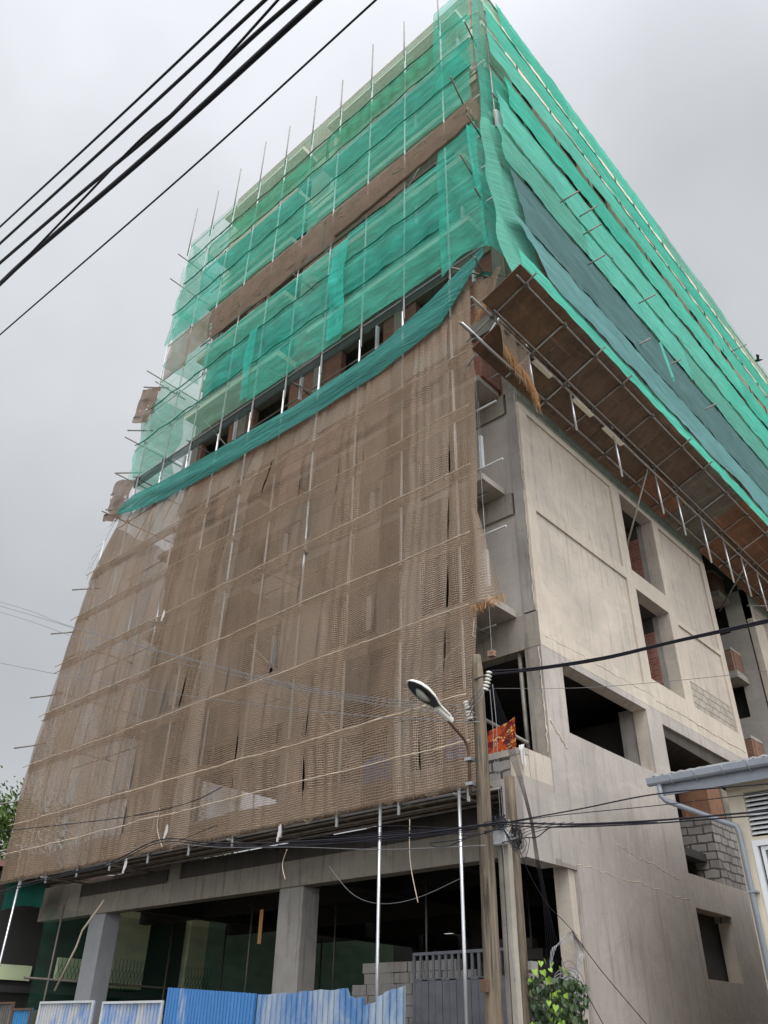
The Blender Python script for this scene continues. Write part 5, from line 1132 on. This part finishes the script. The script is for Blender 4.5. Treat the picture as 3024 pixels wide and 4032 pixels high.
for nm, mt, N in (('dark_leaves', 'leaf', 900), ('young_leaves', 'leaf_y', 42)):
    mb = MB()
    for i in range(N):
        z = rv.uniform(1.3, 2.45) if mt == 'leaf' else rv.uniform(1.75, 2.72); x = rv.uniform(-7.98, -7.15) + (rv.uniform(0, .1)); yv = rv.uniform(11.75, 12.35)
        if mt == 'leaf_y': x = rv.uniform(-7.5, -7.12) if rv.random() < .75 else rv.uniform(-7.95, -7.5); yv = rv.uniform(11.65, 11.9); z = min(z, 2.74 - abs(x + 7.42) * .9)
        if x > -7.3: z = min(z, 2.3 + .6 * (-7.1 - x)) if mt == 'leaf' else z
        nr = Vector((rv.uniform(-1.3, 1.5), -1, rv.uniform(-.6, .8))); leafm(mb, Vector((x, yv, z)), rv.uniform(.05, .092), nr, Vector((rv.uniform(-.6, .6), rv.uniform(-.3, .3), 1)))
    mb.build(nm, M[mt], V)
mb = MB()
for k in range(14): x = -7.9 + .055 * k; mb.path([(x, 12.1, .14), (x + .1 * nz1(k), 12.05, 1.2), (x + .15 * nz1(k, 3), 12.0, 2.2)], .008, 4)
mb.build('vine_stems', M['bark'], V)

# ------------------------------------------------------------------ neighbour house on the right
HY = 15.0
Hs = thing('neighbour_house', (-2.5, 18, 0), 'cream single storey house with grey gutter and louvred vent on the right', 'house')
wx = -5.47
mb = MB(); wall(mb, 1, HY, .22, wx, 3, 0, 5.68, [(-5.2, -3.2, 4.62, 5.36), (-5.22, -3.2, 3.0, 4.56)]); mb.build('wall', M['cream'], Hs)
mb = MB(); mb.box(wx, wx + .22, HY + .222, 24, 0, 5.6); mb.build('side_wall', M['cream'], Hs)
T_ = MB()
for k in range(9): z = 4.66 + .077 * k; T_.hexa([(-5.19, HY + .02, z), (-3.2, HY + .02, z), (-3.2, HY + .12, z + .05), (-5.19, HY + .12, z + .05), (-5.19, HY + .02, z + .02), (-3.2, HY + .02, z + .02), (-3.2, HY + .12, z + .07), (-5.19, HY + .12, z + .07)])
T_.build('louvre_vent', M['white_frame'], Hs)
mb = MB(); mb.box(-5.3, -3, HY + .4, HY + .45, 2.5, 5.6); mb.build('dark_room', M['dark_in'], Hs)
mb = MB(); mb.box(-5.22, -5.14, HY - .02, HY + .1, 3.0, 4.56); mb.box(-5.138, -3.2, HY - .02, HY + .1, 4.47, 4.56); mb.box(-5.138, -3.2, HY - .02, HY + .1, 3.0, 3.07); fr_ = mb.build('window_frame', M['white_frame'], Hs)
mb = MB(); mb.box(-5.1, -5.04, HY + .02, HY + .08, 3.07, 4.46); mb.box(-5.038, -3.2, HY + .02, HY + .08, 4.40, 4.46); mb.build('sash', M['white_frame'], fr_)
mb = MB(); mb.box(-5.035, -3.2, HY + .05, HY + .06, 3.07, 4.39); mb.build('window_pane', M['glass'], fr_)
mb = MB(); mb.box(-5.25, -5.0, HY - .06, HY - .022, 2.9, 3.0); mb.build('window_sill', M['white_frame'], fr_)
# tiled dado: small raised tiles
mb = MB()
for r_ in range(22):
    for c_ in range(4):
        mb.box(wx + .0 + .12 * c_, wx + .113 + .12 * c_, HY - .008, HY - .001, 1.2 + .07 * r_, 1.263 + .07 * r_)
mb.build('tiled_pier', M['cream'], Hs)
# gutter with brackets, fascia, roof
gy0 = 14.5
mb = MB(); prf = [(-.07, .0), (-.075, .05), (-.08, .10), (-.06, .11), (.05, .11), (.06, .0), (.03, -.03), (-.04, -.03)]
g0 = len(mb.v)
for x in (-6.68, 3): mb.v += [(x, gy0 + a, 5.63 + b) for a, b in prf]
nn = len(prf)
for k in range(nn): mb.face((k, (k + 1) % nn, nn + (k + 1) % nn, nn + k))
mb.face(list(range(nn))[::-1]); mb.face(list(range(nn, 2 * nn))); GT = mb.build('gutter', M['gutter'], Hs)
mb = MB(); mb.box(-6.55, 3, gy0 + .065, gy0 + .10, 5.42, 5.72); mb.build('fascia_board', M['gutter'], Hs)
mb = MB(); mb.box(-5.5, 3, gy0 + .101, HY - .002, 5.60, 5.63); mb.build('eave_soffit', M['cream'], Hs)
for x in (-6.2, -5.75, -5.25, -4.8, -4.3, -3.8):
    mb = MB(); mb.path([(x, gy0 - .085, 5.74), (x, gy0 - .09, 5.66), (x, gy0 - .06, 5.59), (x, gy0 + .06, 5.57), (x + .03, gy0 + .1, 5.5)], .010, 6); mb.build('gutter_bracket', M['gutter'], GT, True)
mb = MB(); nx = 110; rows = 6
for j in range(rows + 1):
    for i in range(nx + 1):
        x = -6.62 + 9.6 * i / nx; t = j / rows; mb.v.append((x, gy0 - .05 + 7 * t, 5.77 + 1.1 * t + .035 * math.sin(x / .177 * 2 * math.pi)))
for j in range(rows):
    for i in range(nx): a = j * (nx + 1) + i; mb.face((a, a + 1, a + nx + 2, a + nx + 1))
for i in range(nx):
    p, q = mb.v[i], mb.v[i + 1]; mb.quad((p[0], p[1] - .002, p[2] - .03), (q[0], q[1] - .002, q[2] - .03), q, p)
mb.build('roof', M['asbestos'], Hs)
P0 = at(1415, 1695, 1, gy0 + .0)
mb = MB(); mb.path([(-6.47, gy0, 5.62), (-6.47, gy0, 5.40), (-6.42, gy0 + .05, 5.32), (-5.50, HY - .12, 4.86), (-5.38, HY - .12, 4.80), (-5.36, HY - .1, 4.70), (-5.36, HY - .1, .3)], .048, 12); mb.build('downpipe', M['gutter'], Hs, True)
for z in (3.75, 2.3):
    mb = MB(); mb.box(-5.43, -5.27, HY - .16, HY - .001, z, z + .03); mb.build('pipe_clip', M['gutter'], Hs)

# ------------------------------------------------------------------ neighbour building on the left seen through the ground floor
N = thing('left_neighbour_house', (-30, 18, 0), 'pale green and ochre house seen through the open ground floor on the left', 'house')
xn = -27.6
mb = MB(); mb.box(-34, xn, 16.2, 18.0, 2.9, 6.0); mb.build('wall', M['yellow_wall'], N)
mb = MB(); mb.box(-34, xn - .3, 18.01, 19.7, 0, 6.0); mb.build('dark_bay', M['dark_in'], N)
mb = MB(); mb.box(-34, xn + .02, 19.71, 20.5, 2.8, 6.0); mb.build('wall', M['yellow_wall'], N)
mb = MB(); mb.box(-34, xn, 20.51, 44, 2.0, 6.0); mb.build('wall', M['green_wall'], N)
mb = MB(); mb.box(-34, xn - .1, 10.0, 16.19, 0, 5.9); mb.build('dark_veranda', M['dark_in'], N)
mb = MB(); mb.box(-34, xn + .1, 10.0, 44, 0, 2.2); mb.build('garden_wall', M['ochre_wall'], N)
mb = MB(); mb.box(xn - .05, xn + .1, 12, 13.9, 2.95, 3.35); mb.box(xn - .05, xn + .1, 14.75, 15.9, 3.0, 3.65); mb.build('balcony_wall', M['yellow_wall'], N)
mb = MB(); mb.box(xn + .1, xn + .25, 10, 22, 2.62, 2.8); mb.build('ledge', M['dark_in'], N)
for (ya, yb, z0, z1) in ((14.7, 15.9, 2.95, 3.75), (16.5, 18.1, 2.85, 3.75), (19.6, 20.6, 2.85, 3.7)):
    mb = MB(); k = 0; yv = ya
    while yv < yb:
        mb.path([(xn + .16, yv, z1), (xn + .16, yv, z1 - .3), (xn + .16, yv + .07, z1 - .45), (xn + .16, yv, z0 + .2), (xn + .16, yv + .07, z0)], .008, 4); mb.path([(xn + .16, yv + .14, z1), (xn + .16, yv + .14, z1 - .3), (xn + .16, yv + .07, z1 - .45), (xn + .16, yv + .14, z0 + .2), (xn + .16, yv + .07, z0)], .008, 4); yv += .14
    mb.build('iron_railing', M['iron'], N)
mb = MB(); mb.hexa([(-34, 9.6, 6.01), (-27.5, 9.6, 6.01), (-27.5, 30, 6.01), (-34, 30, 6.0), (-34, 9.6, 6.7), (-30.5, 9.6, 6.7), (-30.5, 30, 6.7), (-34, 30, 6.7)]); mb.build('roof', M['tile'], N)
# green debris net along the open left side of the ground floor, with its poles
def gl(a, b):
    yv = 12.3 + 14 * a; z = 1.0 + 3.6 * b; return Vector((-24.2 + .08 * nz1(yv, z), yv, z)), (yv, z)
cloth('debris_net', M['n_dark'], gl, 50, 20, label='dark green net closing the open left side of the ground floor', cat='netting')
def gl2(a, b):
    return Vector((-26.9 + 1.5 * a, 12.2 + .5 * a, 4.7 + .75 * b + .1 * math.sin(a * 3))), (a, b)
cloth('debris_net', M['n_dark2'], gl2, 12, 8, label='small green net flap under the hessian at the far left', cat='netting')
S3 = thing('left_side_scaffold', (-24.1, 18, 0), 'dark tubes standing behind the smooth column on the left side', 'scaffold')
for y in (12.7, 14.5, 16.5, 18.6, 20.8, 23): mb = MB(); mb.tube((-24.05, y, 0), (-24.05, y, 4.7), .03); mb.build('standard', M['coupler'], S3, True)
for z in (2.75,): mb = MB(); mb.tube((-24.05, 12, z + .1), (-24.05, 26, z), .03); mb.build('ledger', M['coupler'], S3, True)
mb = MB(); mb.path([at(225, 1945, 1, 12.6), at(178, 2010, 1, 12.6), at(165, 2045, 1, 12.6), at(118, 2140, 1, 12.5)], .028, 8); tag(mb.build('bamboo_pole', M['rope'], smooth=True), 'crooked bamboo pole leaning under the left end of the beam', 'pole')
def rg(a, b): return at(562, 1965, 1, 14.2) + Vector((.12 * a, .03 * math.sin(a * 9), -.75 * b)), (a, b)
cloth('orange_rag', M['twine'], rg, 4, 8, label='orange rag hanging inside left of the middle column', cat='cloth')

# ------------------------------------------------------------------ tree on the left
def tree(name, base, h, rad, label, N, seed):
    T = thing(name, base, label, 'tree'); rt = random.Random(seed); bx, by, bz = base
    mb = MB(); mb.path([(bx, by, 0), (bx + .1, by, h * .3), (bx - .1, by + .1, h * .6), (bx, by, h * .85)], [.28, .22, .14, .04], 8)
    tips = []
    for k in range(14):
        an = rt.uniform(0, 6.28); z0 = h * rt.uniform(.3, .7); ln = rad * rt.uniform(.5, 1); p = Vector((bx, by, z0)); q_ = p + Vector((math.cos(an) * ln, math.sin(an) * ln, ln * rt.uniform(.2, .9))); mb.path([p, (p + q_) / 2 + Vector((0, 0, .15)), q_], [.09, .06, .02], 6); tips.append(q_)
    mb.build('trunk', M['bark'], T, True)
    clumps = tips + [Vector((bx + rt.uniform(-1, 1) * rad * .7, by + rt.uniform(-1, 1) * rad * .7, h * rt.uniform(.45, 1.0))) for _ in range(26)]
    mb = MB()
    for i in range(N):
        c_ = rt.choice(clumps); d = Vector((rt.gauss(0, 1), rt.gauss(0, 1), rt.gauss(0, .8))) * rad * .20; p = c_ + d; s_ = rt.uniform(.07, .14)
        nr = Vector((rt.uniform(-1, 1), rt.uniform(-1, 1), rt.uniform(0, 1.2))).normalized(); u_ = nr.cross(Vector((rt.random(), rt.random(), .3))).normalized(); v_ = nr.cross(u_)
        mb.quad(p - u_ * s_, p - v_ * s_ * .4, p + u_ * s_, p + v_ * s_ * .4)
    mb.build('crown', M['tree_leaf'], T)
tree('leafy_tree', (-34.0, 14.2, 0), 8.6, 3.1, 'leafy green tree at the far left edge behind the screen', 34000, 4)
tree('leafy_tree', (-36, 24, 0), 10.5, 3.6, 'green tree farther back behind the lower left of the hessian', 9000, 8)
# crow
T = thing('crow', (-6.95, 36.0, 33.7), 'black crow flying just above the far end of the side nets', 'bird')
pc = at(1638, 778, 1, 36.0)
mb = MB(); mb.path([pc + Vector((-.28, 0, .06)) * .62, pc + Vector((-.2, 0, .06)) * .62, pc + Vector((-.05, 0, .02)) * .62, pc + Vector((.12, 0, -.05)) * .62, pc + Vector((.36, 0, -.16)) * .62], [.01, .055, .09, .06, .01], 8)
mb.quad(pc + Vector((-.1, 0, .05)) * .62, pc + Vector((.1, -.05, .0)) * .62, pc + Vector((.28, -.45, .12)) * .62, pc + Vector((.05, -.5, .3)) * .62); mb.quad(pc + Vector((-.1, 0, .05)) * .62, pc + Vector((.1, .05, .0)) * .62, pc + Vector((.2, .45, .3)) * .62, pc + Vector((0, .4, .42)) * .62)
mb.build('crow_body', M['crow'], T, True)
bpy.context.view_layer.update()
for o in bpy.data.objects:
    if 'label' in o and len(o['label'].split())>16: print('LONG', o.name, o['label'])
